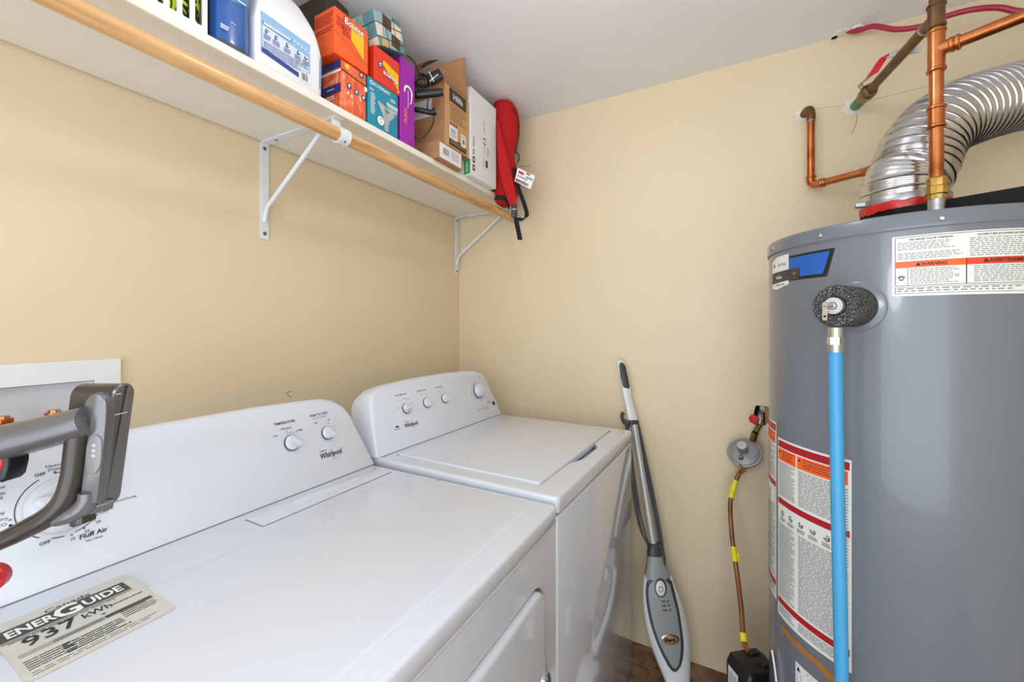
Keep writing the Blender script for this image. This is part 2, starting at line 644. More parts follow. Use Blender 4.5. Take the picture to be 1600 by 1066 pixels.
# ================================================================== shelf
SZ0, SZ1, SD = 1.821, 1.840, 0.337
sh = obj('wall_shelf', G().box(0.007, SD, -2.2, -0.004, SZ0, SZ1, 0.0012, 1), SHELFW, smooth=30)
tag(sh, 'long white melamine wall shelf running into the far corner under the boxes', 'shelf')
rod = thing('closet_rod', 'round pine closet rod hung along the front under the white shelf', 'rod', (0.335, -0.06, 1.768))
RX, RZ, RR = 0.335, 1.768, 0.0175
obj('dowel', G().tube([(RX, -2.2 + i * 0.05, RZ) for i in range(44)], RR, 24), DOWEL, rod)


def bracket(y, label):
    b = thing('shelf_bracket', label, 'bracket', (0.004, y, 1.537), group='shelf brackets')
    hw = 0.0125
    g = G()
    lp = [(yy + y, zz) for yy, zz in rrect(-hw, hw, 1.535, 1.8205, [0.006, 0.001, 0.001, 0.006])]
    g.stack([[(0.001, a, c) for a, c in lp], [(0.005, a, c) for a, c in lp]])
    obj('wall_leg', g, BRACKET, b)
    obj('top_arm', G().box(0.002, 0.327, y - hw, y + hw, 1.8165, 1.8205, 0.0008, 1), BRACKET, b)
    obj('strut', G().tube([(0.006, y, 1.585), (0.008, y, 1.605), (0.020, y, 1.630), (0.255, y, 1.795), (0.262, y, 1.816)], [0.0065, 0.0065, 0.006, 0.006, 0.006], 10), BRACKET, b)
    # hook that cradles the rod, and its front tab up to the shelf
    g = G()
    loops = []
    for i in range(17):
        a = math.radians(150 + 255 * i / 16)
        c, s = math.cos(a), math.sin(a)
        loops.append([(RX + (RR + dd) * c, y + yy, RZ + (RR + dd) * s) for dd, yy in ((0.0004, -0.015), (0.0004, 0.015), (0.004, 0.015), (0.004, -0.015))])
    g.stack(loops)
    obj('rod_hook', g, BRACKET, b)
    obj('hook_tab', G().box(RX - 0.024, RX - 0.018, y - 0.012, y + 0.012, RZ + 0.006, 1.8205, 0.001, 1), BRACKET, b)
    for px_, pz in ((0.005, 1.803), (0.005, 1.552)):
        obj('screw', G().lathe([(0, 0.0055), (0.0015, 0.005), (0.0025, 0.003), (0.0015, 0.0022)], (px_, y, pz), (1, 0, 0), 12), SCREW, b)
    obj('screw', G().lathe([(0, 0.0045), (0.0015, 0.004), (0.0022, 0.002)], (0.06, y, 1.8165), (0, 0, -1), 12), SCREW, b)
    obj('screw', G().lathe([(0, 0.003), (0.0012, 0.0026)], (RX + 0.0215 * math.cos(-0.9), y, RZ + 0.0215 * math.sin(-0.9)), (math.cos(-0.9), 0, math.sin(-0.9)), 8), SCREW, b)


bracket(-0.986, 'white metal shelf bracket in the middle of the shelf above the dryer')
bracket(-0.024, 'white metal shelf bracket in the far corner under the red backpack')


# ================================================================== washer and dryer
def console(root, zt, name, outl, depth_back=0.0):
    """raked control console; outl: half outline list (left side, right side) in face coordinates"""
    xb, xt, hh = 0.145, 0.083, 0.185
    L = math.hypot(hh, xb - xt)
    fx = lambda h: xb + (xt - xb) * h / L
    fz = lambda h: zt + hh * h / L
    front = [(fx(h) - 0.006, a, fz(h)) for a, h in outl]
    n = len(outl)
    ca = sum(a for a, h in outl) / n

    def inset(d):
        out = []
        for a, h in outl:
            k = (a - ca)
            out.append((a - math.copysign(min(d, abs(k)), k) * (1 if abs(k) > 0.25 else 0), h - (d if h > 0.19 else 0)))
        return out
    l0 = [(max(0.012, fx(h) - 0.105 * (1 - 0.25 * h / L)), a, fz(h) - 0.022 * (h / L) ** 2) for a, h in outl]
    l0b = [(max(0.03, fx(h) - 0.06), a * 1.004, fz(h) - 0.006 * (h / L) ** 2) for a, h in outl]
    l1 = [(fx(h) - 0.010, a * 1.0, fz(h)) for a, h in outl]
    l2 = [(fx(h) - 0.003, a, fz(h)) for a, h in inset(0.0015)]
    l3 = [(fx(h), a, fz(h)) for a, h in inset(0.007)]
    g = G().stack([l0, l0b, l1, l2, l3], True, True)
    c = obj(name, g, PLASTW, root, local=True, smooth=50)
    S = plane_surf((xb, 0, zt), (0, 1, 0), (xt - xb, 0, hh))
    return c, S


def knob(root, S, u, v, r, ang, name='knob', big=False):
    """round skirted knob with a raised bar grip at angle ang"""
    o = S(u, v, 0.0)
    nrm = (S(u, v, 1.0) - o).normalized()
    k = obj(name, G().lathe([(0, r * 0.96), (0.004, r * 0.96), (0.006, r * 0.93), (0.008, r * 0.82), (0.009, r * 0.5), (0.009, 0)], o, nrm, 32), PLASTW, root, local=True, smooth=40)
    sk = obj('skirt', G().lathe([(0.0, r * 1.06), (0.003, r * 1.05), (0.0035, r * 0.9)], S(u - r * 0.03, v - r * 0.03, 0.0002), nrm, 32), KRING, k, local=True)
    g = G()
    lw, ww = r * 1.04, r * 0.30
    ca, sa = math.cos(ang), math.sin(ang)
    loops = []
    for e, k_ in ((0.006, 1.0), (0.016, 0.96), (0.0185, 0.86)):
        lp = []
        for a, b in rrect(-lw * k_, lw * k_, -ww * k_, ww * k_, ww * 0.8 * k_, 4):
            lp.append(S(u + a * ca - b * sa, v + a * sa + b * ca, e))
        loops.append(lp)
    obj('grip', g.stack(loops, False, True), PLASTW, k, local=True, smooth=40)
    return k


def rr3(x0, x1, y0, y1, r, z, n=5):
    return [(a, b, z) for a, b in rrect(x0, x1, y0, y1, r, n)]


def top_slab(x0, x1, y0, y1, z0, z1, r, hole=None, hz=None, rise=0.007):
    g = G()
    loops = [rr3(x0 + 0.002, x1 - 0.002, y0 + 0.002, y1 - 0.002, r, z0), rr3(x0, x1, y0, y1, r, z0 + 0.003), rr3(x0, x1, y0, y1, r, z1 - rise)]
    for i in range(1, 5):
        a = PI / 2 * i / 4
        d = rise * (1 - math.cos(a))
        loops.append(rr3(x0 + d, x1 - d, y0 + d, y1 - d, max(r - d, 0.002), z1 - rise + rise * math.sin(a)))
    if hole:
        g.stack(loops, True, True, holes=[[(a, b, z1) for a, b in hole]])
        g.stack([[(a, b, z1) for a, b in hole], [(a, b, hz) for a, b in hole]], False, True)
    else:
        g.stack(loops)
    return g


OUT_D = [(0.346, 0.0), (0.329, 0.06), (0.311, 0.115), (0.303, 0.147), (0.286, 0.175), (0.260, 0.196), (0.229, 0.2055), (0.182, 0.2095), (0.055, 0.2135)]
out_d = OUT_D + [(-a - 0.056, h) for a, h in reversed(OUT_D)]      # the dryer is wider than the washer
OUT_W = [(0.352, 0.0), (0.340, 0.05), (0.327, 0.09), (0.310, 0.147), (0.300, 0.172), (0.280, 0.190), (0.250, 0.199), (0.17, 0.2075), (0.06, 0.2115)]
out_w = OUT_W + [(-0.06, 0.2115), (-0.17, 0.2085), (-0.255, 0.202), (-0.29, 0.193), (-0.314, 0.175), (-0.324, 0.147), (-0.333, 0.09), (-0.338, 0.05), (-0.343, 0.0)]

# ---------------------------------------------------------------- dryer
dr = thing('clothes_dryer', 'white front-loading clothes dryer with the large energy sticker on its top', 'dryer', (0.19, -1.218, 0.0))
ZD = 0.89
W2 = 0.341
obj('cabinet', G().box(0.0, 0.672, -0.390, 0.334, 0.025, ZD - 0.034, 0.004, 2), ENAMEL, dr, local=True)
# lint screen slot: shallow rectangular cover between console and lid panel
# top with pressed panel outline
g = top_slab(0.0, 0.700, -W2 - 0.056, W2, ZD - 0.034, ZD, 0.018)
obj('top_panel', g, ENAMEL, dr, local=True, smooth=40)
# pressed groove: slightly raised plate with soft edge
g = G()
g.stack([rr3(0.270, 0.655, -0.374, 0.318, 0.036, ZD - 0.001, 8), rr3(0.270, 0.655, -0.374, 0.318, 0.036, ZD + 0.0006, 8), rr3(0.274, 0.651, -0.370, 0.314, 0.033, ZD + 0.0022, 8), rr3(0.279, 0.646, -0.365, 0.309, 0.028, ZD + 0.0026, 8)], False, True)
obj('pressed_panel', g, ENAMEL, dr, local=True, smooth=60)
# lint screen door and its finger notch
g = G()
g.stack([rr3(0.172, 0.232, -0.02, 0.318, 0.003, ZD - 0.001), rr3(0.172, 0.232, -0.02, 0.318, 0.003, ZD + 0.0012), rr3(0.173, 0.231, -0.019, 0.317, 0.003, ZD + 0.0016)], False, True)
lint = obj('lint_screen_door', g, ENAMEL, dr, local=True)
obj('seam', G().box(0.2325, 0.2340, -0.02, 0.318, ZD - 0.001, ZD + 0.0008).box(0.172, 0.2325, -0.0222, -0.0205, ZD - 0.001, ZD + 0.0008), INKG, lint, local=True, smooth=0)
g = G()
fr = [rr3(0.176, 0.200, 0.075, 0.25, 0.004, ZD + 0.0016), rr3(0.178, 0.198, 0.08, 0.245, 0.004, ZD + 0.0042)]
g.stack(fr, False, True)
obj('finger_grip', g, ENAMEL, lint, local=True)
obj('console_seam', G().box(0.1435, 0.1470, -0.400, 0.344, ZD - 0.001, ZD + 0.0012), SEAM, dr, local=True, smooth=0)
con, S = console(dr, ZD + 0.0005, 'control_console', out_d)
rs = random.Random(11)
# selector knobs
k1 = knob(dr, S, 0.1215, 0.117, 0.0185, math.radians(-38))
k2 = knob(dr, S, 0.2195, 0.118, 0.0165, math.radians(-52))
g = G()
s_text(g, S, 'TEMPERATURE', 0.113, 0.164, 0.0062, 0.052, bold=0.012)
s_text(g, S, 'Medium', 0.114, 0.1505, 0.005, 0.026)
s_text(g, S, 'Low', 0.086, 0.139, 0.005)
s_text(g, S, 'High', 0.148, 0.1395, 0.005)
s_text(g, S, 'PUSH TO START', 0.207, 0.166, 0.0062, 0.052, bold=0.012)
s_text(g, S, 'End of Cycle Signal', 0.207, 0.160, 0.0032, 0.04)
s_text(g, S, 'Off', 0.192, 0.147, 0.0045)
s_text(g, S, 'On', 0.231, 0.148, 0.0045)
for a, b in ((0.114, 0.1455), (0.138, 0.141), (0.228, 0.1425)):
    s_arc(g, S, a, b, 0, 0.0013, 0, 360, n=10)
s_arc(g, S, 0.1215, 0.117, 0.0235, 0.0243, 62, 112)
s_text(g, S, 'Whirlpool', 0.217, 0.058, 0.0135, 0.064, bold=0.02)
s_text(g, S, 'CABRIO', 0.196, 0.075, 0.0035, 0.02)
s_text(g, S, 'Fluff Air', -0.231, 0.0545, 0.0068, 0.033, bold=0.02)
s_text(g, S, 'No Heat', -0.231, 0.0475, 0.0036, 0.02)
CU, CV, CR = -0.262, 0.116, 0.049
for t, a in (('OFF', 111), ('OFF', 246), ('OFF', 327)):
    aa = math.radians(a)
    s_text(g, S, t, CU + (CR + 0.006) * math.cos(aa), CV + (CR + 0.006) * math.sin(aa) - 0.002, 0.0047, bold=0.015)
for t, a in (('10', 277), ('20', 294), ('30', 311)):
    aa = math.radians(a)
    s_text(g, S, t, CU + (CR + 0.0085) * math.cos(aa), CV + (CR + 0.0085) * math.sin(aa) - 0.002, 0.0044)
    s_arc(g, S, CU + (CR + 0.002) * math.cos(aa), CV + (CR + 0.002) * math.sin(aa), 0.0008, 0.0015, 0, 360, n=10)
for a0, a1 in ((96, 84), (78, 10), (116, 236), (252, 268), (282, 322)):
    s_arc(g, S, CU, CV, CR - 0.0006, CR + 0.0006, min(a0, a1), max(a0, a1))
s_text(g, S, 'Heavy', CU - 0.004, 0.1755, 0.0042, 0.018)
s_text(g, S, 'Duty', CU - 0.004, 0.1698, 0.0042, 0.014)
s_arc(g, S, CU - 0.004, 0.167, 0.0008, 0.0015, 0, 360, n=10)
for t, a, b in (('Normal', -0.327, 0.1595), ('Wrinkle', -0.328, 0.1505), ('Shield', -0.328, 0.1445), ('Damp', -0.327, 0.123), ('Dry', -0.322, 0.114), ('ECO', -0.325, 0.106)):
    s_text(g, S, t, a, b, 0.0044)
s_arc(g, S, -0.3155, 0.1125, 0.0008, 0.0015, 0, 360, n=10)
s_arc(g, S, -0.3155, 0.1045, 0, 0.002, 0, 360, n=10)
s_text(g, S, 'Timed Drying', -0.188, 0.095, 0.0036, 0.03)
flat('console_lettering', g, INK, con, local=True)
g = G()
s_arc(g, S, 0.229, 0.063, 0.0148, 0.0153, 120, 400, n=30)
flat('logo_ring', g, INKG, con, local=True)
# big timer dial
o_ = S(CU, CV, 0)
nrm = (S(CU, CV, 1) - o_).normalized()
dial = obj('timer_dial', G().lathe([(0, 0.041), (0.003, 0.041), (0.005, 0.040), (0.006, 0.036), (0.007, 0.0355), (0.016, 0.0345), (0.019, 0.031), (0.0195, 0)], o_, nrm, 48), PLASTW, dr, local=True, smooth=40)
obj('skirt', G().lathe([(0.0002, 0.0425), (0.003, 0.0425), (0.0035, 0.040)], S(CU - 0.001, CV - 0.0015, 0), nrm, 40), PLASTG, dial, local=True)
g = G()
ca, sa = math.cos(math.radians(-22)), math.sin(math.radians(-22))
lps = []
for e, k_ in ((0.017, 1.0), (0.029, 0.95), (0.032, 0.82)):
    lps.append([S(CU + a * k_ * ca - b * k_ * sa, CV + a * k_ * sa + b * k_ * ca, e) for a, b in rrect(-0.035, 0.035, -0.0075, 0.0075, 0.007, 4)])
obj('grip', g.stack(lps, False, True), PLASTW, dial, local=True, smooth=40)

# energy sticker on the top
Z = ZD + 0.0027
S2_ = plane_surf((0.366, -0.3550, Z), (0, 1, 0), (-1, 0, 0))
S2 = lambda a, b, e=0.0: S2_(a * 1.17, b, e)     # u along +y, v towards the wall
UW, VH = 0.118, 0.165
stk = G()
s_poly(stk, S2, [(a, b) for a, b in rrect(0, UW, 0, VH, 0.008, 4)], 0.0004)
sticker = flat('energy_sticker', stk, STICKER, dr, local=True, label='worn cream energy-use sticker')
g = G()
s_rect(g, S2, -0.004 + 0.006, 0.108, 0.110, 0.141, 0.0008)
flat('title_band', g, DKBAND, sticker, local=True)
g = G()
s_text(g, S2, 'ENER', 0.0265, 0.116, 0.0185, 0.037, e=0.0012, bold=0.03)
s_text(g, S2, 'G', 0.0545, 0.111, 0.030, 0.022, e=0.0012, bold=0.03)
s_text(g, S2, 'UIDE', 0.0855, 0.116, 0.0185, 0.035, e=0.0012, bold=0.03)
flat('title_lettering', g, WHITEINK, sticker, local=True)
g = G()
s_text(g, S2, 'Canada', 0.060, 0.1425, 0.010, 0.038, e=0.0008)
s_text(g, S2, '937', 0.034, 0.077, 0.024, 0.041, e=0.0008, bold=0.015)
s_text(g, S2, 'kWh', 0.071, 0.083, 0.014, 0.024, e=0.0008, bold=0.012)
s_rect(g, S2, 0.002, 0.108, 0.1055, 0.1070, 0.0008)
s_lines(g, S2, 0.006, 0.104, 0.103, 0.099, 1, rs, 0.4)
s_lines(g, S2, 0.082, 0.112, 0.088, 0.082, 1, rs, 0.4)
s_poly(g, S2, [(0.070, 0.075), (0.075, 0.075), (0.0725, 0.071)], 0.0008)
s_lines(g, S2, 0.006, 0.040, 0.046, 0.020, 5, rs, 0.34, 0.1, 0.5)
s_lines(g, S2, 0.082, 0.113, 0.057, 0.036, 4, rs, 0.34, 0.1, 0.5)
s_lines(g, S2, 0.032, 0.082, 0.044, 0.018, 5, rs, 0.42, 0.1, 0.4)
s_lines(g, S2, 0.006, 0.112, 0.016, 0.006, 2, rs, 0.2)
flat('fine_print', g, INK, sticker, local=True)
g = G()
s_rect(g, S2, 0.006, 0.030, 0.058, 0.066, 0.0008)
flat('scale_bar', g, INKL, sticker, local=True)
g = G()
s_rect(g, S2, 0.030, 0.070, 0.058, 0.066, 0.0008)
flat('scale_bar', g, INKG, sticker, local=True)
g = G()
s_rect(g, S2, 0.071, 0.113, 0.058, 0.066, 0.0008)
flat('scale_bar', g, DKBAND, sticker, local=True)
# little scuffs on the top
g = G()
q = random.Random(5)
S3 = plane_surf((0, 0, ZD + 0.0026), (1, 0, 0), (0, 1, 0))
for (a, b) in ((0.50, 0.17), (0.505, 0.178), (0.512, 0.165), (0.36, 0.28), (0.33, 0.18), (0.30, 0.23), (0.42, 0.08), (0.47, 0.22), (0.34, 0.30)):
    aa = q.random() * 3
    d = q.uniform(0.002, 0.004)
    s_poly(g, S3, [(a + d * math.cos(aa), b + d * math.sin(aa)), (a + 0.001 * math.cos(aa + 1.5), b + 0.001 * math.sin(aa + 1.5)), (a - d * math.cos(aa), b - d * math.sin(aa)), (a - 0.0008 * math.cos(aa + 1.5), b - 0.0008 * math.sin(aa + 1.5))], 0.0003)
flat('scuff_marks', g, INKL, dr, local=True)
g = G()
s_arc(g, plane_surf((0, 0, ZD), (1, 0, 0), (0, 1, 0)), 0.378, 0.331, 0, 0.0022, 0, 360, 0.0004, 10)
flat('paint_chip', g, INK, dr, local=True)

# front panel with the door set into it
g = G()
door_o = rrect(-0.333, 0.277, 0.17, 0.765, [0.05, 0.05, 0.05, 0.05], 8)
panel_o = rrect(-0.395, 0.339, 0.03, ZD - 0.043, 0.006, 3)
fm = lambda a, b, d: (d, a, b)
prism_holes(g, panel_o, [door_o], fm, 0.674, 0.694)
fpd = obj('front_panel', g, GLOSS, dr, local=True, smooth=40)
obj('panel_edge', G().tube([(0.6915, -0.394, ZD - 0.0425), (0.6915, 0.338, ZD - 0.0425)], 0.0042, 10), GLOSS, fpd, local=True, smooth=60)
g = G()
ins = lambda d: rrect(-0.333 + d, 0.277 - d, 0.17 + d, 0.765 - d, 0.05 - d, 8)
g.stack([[(0.675, a, b) for a, b in ins(0.007)], [(0.697, a, b) for a, b in ins(0.007)], [(0.7015, a, b) for a, b in ins(0.009)], [(0.7035, a, b) for a, b in ins(0.014)], [(0.704, a, b) for a, b in ins(0.021)]], False, True)
door = obj('door', g, GLOSS, dr, local=True, smooth=50)
g = G().lathe([(0, 0.018), (0.004, 0.018), (0.007, 0.013), (0.008, 0.0)], (0.704, 0.262, 0.565), (1, 0, 0), 24)
obj('door_latch_cap', g, CHROME, door, local=True)
for sx in (0.05, 0.62):
    for sy in (-0.346, 0.29):
        obj('foot', G().lathe([(0, 0.02), (0.012, 0.02), (0.014, 0.008), (0.028, 0.008)], (sx, sy, 0.0), (0, 0, 1), 12), BLACKP, dr, local=True)

# ---------------------------------------------------------------- washer
wa = thing('washing_machine', 'white top-loading washing machine beside the dryer in the far corner', 'washing machine', (0.19, -0.511, 0.0), -0.021)
ZW = 0.90
obj('cabinet', G().box(0.0, 0.682, -0.334, 0.334, 0.025, ZW - 0.038, 0.006, 3), ENAMEL, wa, local=True, smooth=40)
lid0, lid1, ly0, ly1 = 0.168, 0.634, -0.290, 0.300
hole = [(lid0 - 0.003, ly0 - 0.003), (lid1 + 0.003, ly0 - 0.003), (lid1 + 0.003, -0.115), (lid1 + 0.008, -0.098), (lid1 + 0.022, -0.070), (lid1 + 0.026, -0.04), (lid1 + 0.026, 0.065), (lid1 + 0.020, 0.085), (lid1 + 0.008, 0.10), (lid1 + 0.003, 0.11), (lid1 + 0.003, ly1 + 0.003), (lid0 - 0.003, ly1 + 0.003)]
obj('top_panel', top_slab(0.0, 0.702, -W2, W2, ZW - 0.038, ZW, 0.016, hole=hole, hz=ZW - 0.022), ENAMEL, wa, local=True, smooth=40)
g = G()
rl = 0.012
g.stack([rr3(lid0, lid1, ly0, ly1, rl, ZW - 0.012), rr3(lid0, lid1, ly0, ly1, rl, ZW + 0.001), rr3(lid0 + 0.0015, lid1 - 0.0015, ly0 + 0.0015, ly1 - 0.0015, rl, ZW + 0.0035), rr3(lid0 + 0.005, lid1 - 0.005, ly0 + 0.005, ly1 - 0.005, rl, ZW + 0.0045)], True, True)
obj('lid', g, ENAMEL, wa, local=True, smooth=50)
obj('console_seam', G().box(0.1435, 0.1470, -0.328, 0.345, ZW - 0.001, ZW + 0.0012), SEAM, wa, local=True, smooth=0)
con, S = console(wa, ZW + 0.0005, 'control_console', out_w)
ou = 0.013      # console coordinates measured about the older centre line
for u, v, r, a in ((-0.188, 0.119, 0.0165, 8), (-0.090, 0.121, 0.0165, -50), (0.008, 0.121, 0.0165, -50)):
    knob(wa, S, u, v, r, math.radians(a))
o_ = S(0.222, 0.119, 0)
nrm = (S(0.222, 0.119, 1) - o_).normalized()
k = obj('cycle_dial', G().lathe([(0, 0.027), (0.005, 0.027), (0.008, 0.025), (0.014, 0.0245), (0.018, 0.023), (0.0195, 0.019), (0.0198, 0)], o_, nrm, 40), PLASTW, wa, local=True, smooth=40)
obj('skirt', G().lathe([(0.0002, 0.0295), (0.003, 0.029), (0.0035, 0.026)], S(0.2205, 0.1175, 0), nrm, 40), KRING, k, local=True)
g = G()
s_text(g, S, 'WASH TEMPERATURE', -0.200, 0.163, 0.0046, 0.052, bold=0.012)
s_text(g, S, 'FABRIC SOFTENER', -0.101, 0.163, 0.0046, 0.045, bold=0.012)
s_text(g, S, 'EXTRA RINSE', -0.007, 0.163, 0.0046, 0.034, bold=0.012)
flat('console_lettering', g, INKG, con, local=True)
g = G()
s_text(g, S, 'Whirlpool', -0.184, 0.060, 0.0125, 0.06, bold=0.02)
s_text(g, S, 'CABRIO', -0.200, 0.0755, 0.0032, 0.018)
s_rect(g, S, -0.250, -0.237, 0.068, 0.0725, 0.0007)
s_lines(g, S, -0.257, -0.232, 0.064, 0.061, 1, rs, 0.5)
for i in range(6):
    s_arc(g, S, 0.188 + i * 0.0135, 0.0445, 0, 0.0022, 0, 360, n=10)
s_text(g, S, 'OFF', 0.218, 0.055, 0.0035)
flat('console_lettering', g, INK, con, local=True)
g = G()
for (a, b, t) in ((-0.188, 0.1495, 'Warm'), (-0.206, 0.1425, 'Cool'), (-0.170, 0.1445, 'Warm'), (-0.220, 0.124, 'Tap Cold'), (-0.155, 0.132, 'Hot'), (-0.107, 0.149, 'Off'), (-0.086, 0.149, 'On'), (-0.012, 0.1485, 'Off'), (0.014, 0.1485, 'On')):
    s_text(g, S, t, a, b, 0.0036)
for i, t in enumerate(('NORMAL', 'Casual', 'Heavy', 'Light', 'Bulky', 'Rinse', 'Soak', 'Delicate', 'Colors', 'Spin')):
    aa = math.radians(95 + i * 31 - (0 if i < 5 else 8))
    s_text(g, S, t, 0.222 + 0.040 * math.cos(aa) * 1.15, 0.117 + 0.036 * math.sin(aa), 0.0034)
for i in range(20):
    aa = math.radians(90 + i * 18)
    s_arc(g, S, 0.222 + 0.0315 * math.cos(aa), 0.119 + 0.0315 * math.sin(aa), 0, 0.0007, 0, 360, n=6)
s_lines(g, S, 0.240, 0.262, 0.039, 0.036, 1, rs, 0.5)
s_arc(g, S, -0.166, 0.065, 0.0138, 0.0143, 120, 400, n=30)
s_lines(g, S, 0.262, 0.296, 0.066, 0.060, 2, rs, 0.5)
flat('console_fine_print', g, INKG, con, local=True)
obj('start_button', G().lathe([(0, 0.0085), (0.002, 0.0085), (0.003, 0.0065), (0.003, 0)], S(0.309, 0.0535, 0), nrm, 20), BLACKP, wa, local=True)
obj('front_panel', G().box(0.684, 0.7, -0.339, 0.339, 0.04, ZW - 0.0445, 0.005, 3), GLOSS, wa, local=True, smooth=40)
for sx in (0.05, 0.63):
    for sy in (-0.29, 0.29):
        obj('foot', G().lathe([(0, 0.02), (0.012, 0.02), (0.014, 0.008), (0.028, 0.008)], (sx, sy, 0.0), (0, 0, 1), 12), BLACKP, wa, local=True)

# ================================================================== water heater
HX, HY, HR = 1.565, -0.465, 0.26
wh = thing('water_heater', 'tall grey cylindrical gas water heater beside the far wall', 'water heater', (HX, HY, 0.0))
hc = Vector((HX, HY, 0))


def cyl(r):
    """surface of the tank: u is the angle in degrees, v the height"""
    return lambda u, v, e=0.0: Vector((HX + (r + e) * math.cos(math.radians(u)), HY + (r + e) * math.sin(math.radians(u)), v))


C0 = cyl(HR)
obj('tank', G().lathe([(0.03, HR - 0.03), (0.03, HR - 0.002), (0.036, HR), (1.455, HR)], hc, (0, 0, 1), 96), HEATER, wh, smooth=40)
obj('base_ring', G().lathe([(0.0, HR - 0.02), (0.03, HR - 0.02)], hc, (0, 0, 1), 64), BLACKM, wh)
obj('top_cap', G().lathe([(1.4555, HR - 0.01), (1.4555, HR + 0.0035), (1.480, HR + 0.0035), (1.484, HR + 0.001), (1.487, HR - 0.012), (1.492, 0.12), (1.493, 0.0)], hc, (0, 0, 1), 96), HEATER, wh, smooth=40)
obj('cap_seam', G().lathe([(1.4535, HR + 0.0004), (1.4555, HR + 0.0008)], hc, (0, 0, 1), 96, cap=False), SEAM, wh)
for a in (-163.9, -133.6, -94.2, -60, -30, 30, 90, 150, -171 + 1.5):
    n_ = Vector((math.cos(math.radians(a)), math.sin(math.radians(a)), 0))
    obj('cap_screw', G().lathe([(0, 0.0045), (0.0015, 0.0045), (0.003, 0.003), (0.0035, 0)], C0(a, 1.467, 0.0034), n_, 10), CHROME, wh)


def clabel(name, a0, a1, z0, z1, mat, e, label=None, rad=0.006):
    g = G()
    nu = max(4, int((a1 - a0) / 1.5))
    s_rect(g, C0, a0, a1, z0, z1, e, nu)
    return flat(name, g, mat, wh, label=label)


def A(m):
    return math.degrees(m / HR)


# a surface in metres along the arc for lettering: origin angle a0
def arc_surf(a0):
    return lambda u, v, e=0.0: C0(a0 + math.degrees(u / HR), v, e)


rs = random.Random(21)
# --- valve opening label (upper right)
l1 = clabel('relief_valve_label', -108.3, -63.5, 1.3335, 1.4425, LABELW, 0.0006, 'white relief valve label with an orange warning bar')
SA = arc_surf(-108.3)
LW = math.radians(44.8) * HR
mid = 0.0945
g = G()
for u0, u1, v0, v1 in ((0.004, LW - 0.004, 1.4395, 1.4403), (0.004, LW - 0.004, 1.3520, 1.3528), (0.004, LW - 0.004, 1.3490, 1.3496), (0.004, LW - 0.004, 1.3380, 1.3386)):
    s_rect(g, SA, u0, u1, v0, v1, 0.0010, 16)
for u_ in (0.004, LW - 0.0048):
    s_rect(g, SA, u_, u_ + 0.0008, 1.3520, 1.4403, 0.0010)
    s_rect(g, SA, u_, u_ + 0.0008, 1.3380, 1.3496, 0.0010)
s_rect(g, SA, mid - 0.0006, mid + 0.0006, 1.3525, 1.3955, 0.0015)
s_rect(g, SA, 0.0205, 0.0211, 1.3525, 1.3845, 0.0010)
s_text(g, SA, 'T&P RELIEF VALVE OPENING', 0.050, 1.4335, 0.0030, 0.056, e=0.001, bold=0.02)
s_text(g, SA, 'OUVERTURE SOUPAPE DE D\u00c9CHARGE', 0.147, 1.4335, 0.0030, 0.078, e=0.001, bold=0.02)
s_text(g, SA, '\u25b2WARNING', 0.051, 1.3872, 0.0058, 0.040, e=0.002, bold=0.02)
s_text(g, SA, '\u25b2AVERTISSEMENT', 0.147, 1.3878, 0.0058, 0.064, e=0.002, bold=0.02)
# shouting-spray pictogram
s_arc(g, SA, 0.0125, 1.3655, 0.002, 0.0038, 200, 340, 0.001, 8)
for a in range(20, 200, 32):
    aa = math.radians(a - 10)
    s_poly(g, SA, [(0.0125 + 0.0022 * math.cos(aa + 0.5), 1.366 + 0.0022 * math.sin(aa + 0.5)), (0.0125 + 0.0075 * math.cos(aa), 1.366 + 0.0075 * math.sin(aa)), (0.0125 + 0.0022 * math.cos(aa - 0.5), 1.366 + 0.0022 * math.sin(aa - 0.5))], 0.001)
flat('lettering', g, INK, l1)
g = G()
s_lines(g, SA, 0.0075, 0.090, 1.4305, 1.415, 5, rs, 0.42, 0.03, 0.1)
s_lines(g, SA, 0.0075, 0.090, 1.411, 1.3985, 4, rs, 0.42, 0.03, 0.1)
s_lines(g, SA, 0.099, 0.191, 1.4305, 1.3975, 10, rs, 0.42, 0.03, 0.1)
s_lines(g, SA, 0.024, 0.086, 1.3822, 1.354, 9, rs, 0.42, 0.04, 0.12)
s_lines(g, SA, 0.104, 0.188, 1.3822, 1.354, 9, rs, 0.42, 0.04, 0.12)
s_lines(g, SA, 0.007, 0.188, 1.3475, 1.3395, 2, rs, 0.5, 0.02, 0.06)
flat('fine_print', g, INKG, l1)
g = G()
s_rect(g, SA, 0.0045, mid, 1.3848, 1.3960, 0.0014, 10)
flat('warning_bar', g, ORANGEINK, l1)
g = G()
s_rect(g, SA, mid, LW - 0.0045, 1.3848, 1.3960, 0.0014, 10)
flat('warning_bar', g, REDORANGE, l1)

# --- maker's badge and blue panel (upper left)
bg = G()
SB = arc_surf(-168.0)
U2 = lambda a: math.radians(a + 168.0) * HR
gp = lambda pts: [(U2(a), z) for a, z in pts]


def cpoly(g, pts, e, n=10):
    """polygon given as (lower, upper) pairs along the angle so that it follows the curve"""
    vs, fs = [], []
    for a, lo_, hi in pts:
        vs += [C0(a, lo_, e), C0(a, hi, e)]
    for i in range(len(pts) - 1):
        fs.append((2 * i, 2 * i + 2, 2 * i + 3, 2 * i + 1))
    return g.add(vs, fs)


def interp(a, tab):
    for (x0, y0), (x1, y1) in zip(tab, tab[1:]):
        if x0 <= a <= x1:
            return y0 + (y1 - y0) * (a - x0) / (x1 - x0)
    return tab[-1][1] if a > tab[-1][0] else tab[0][1]


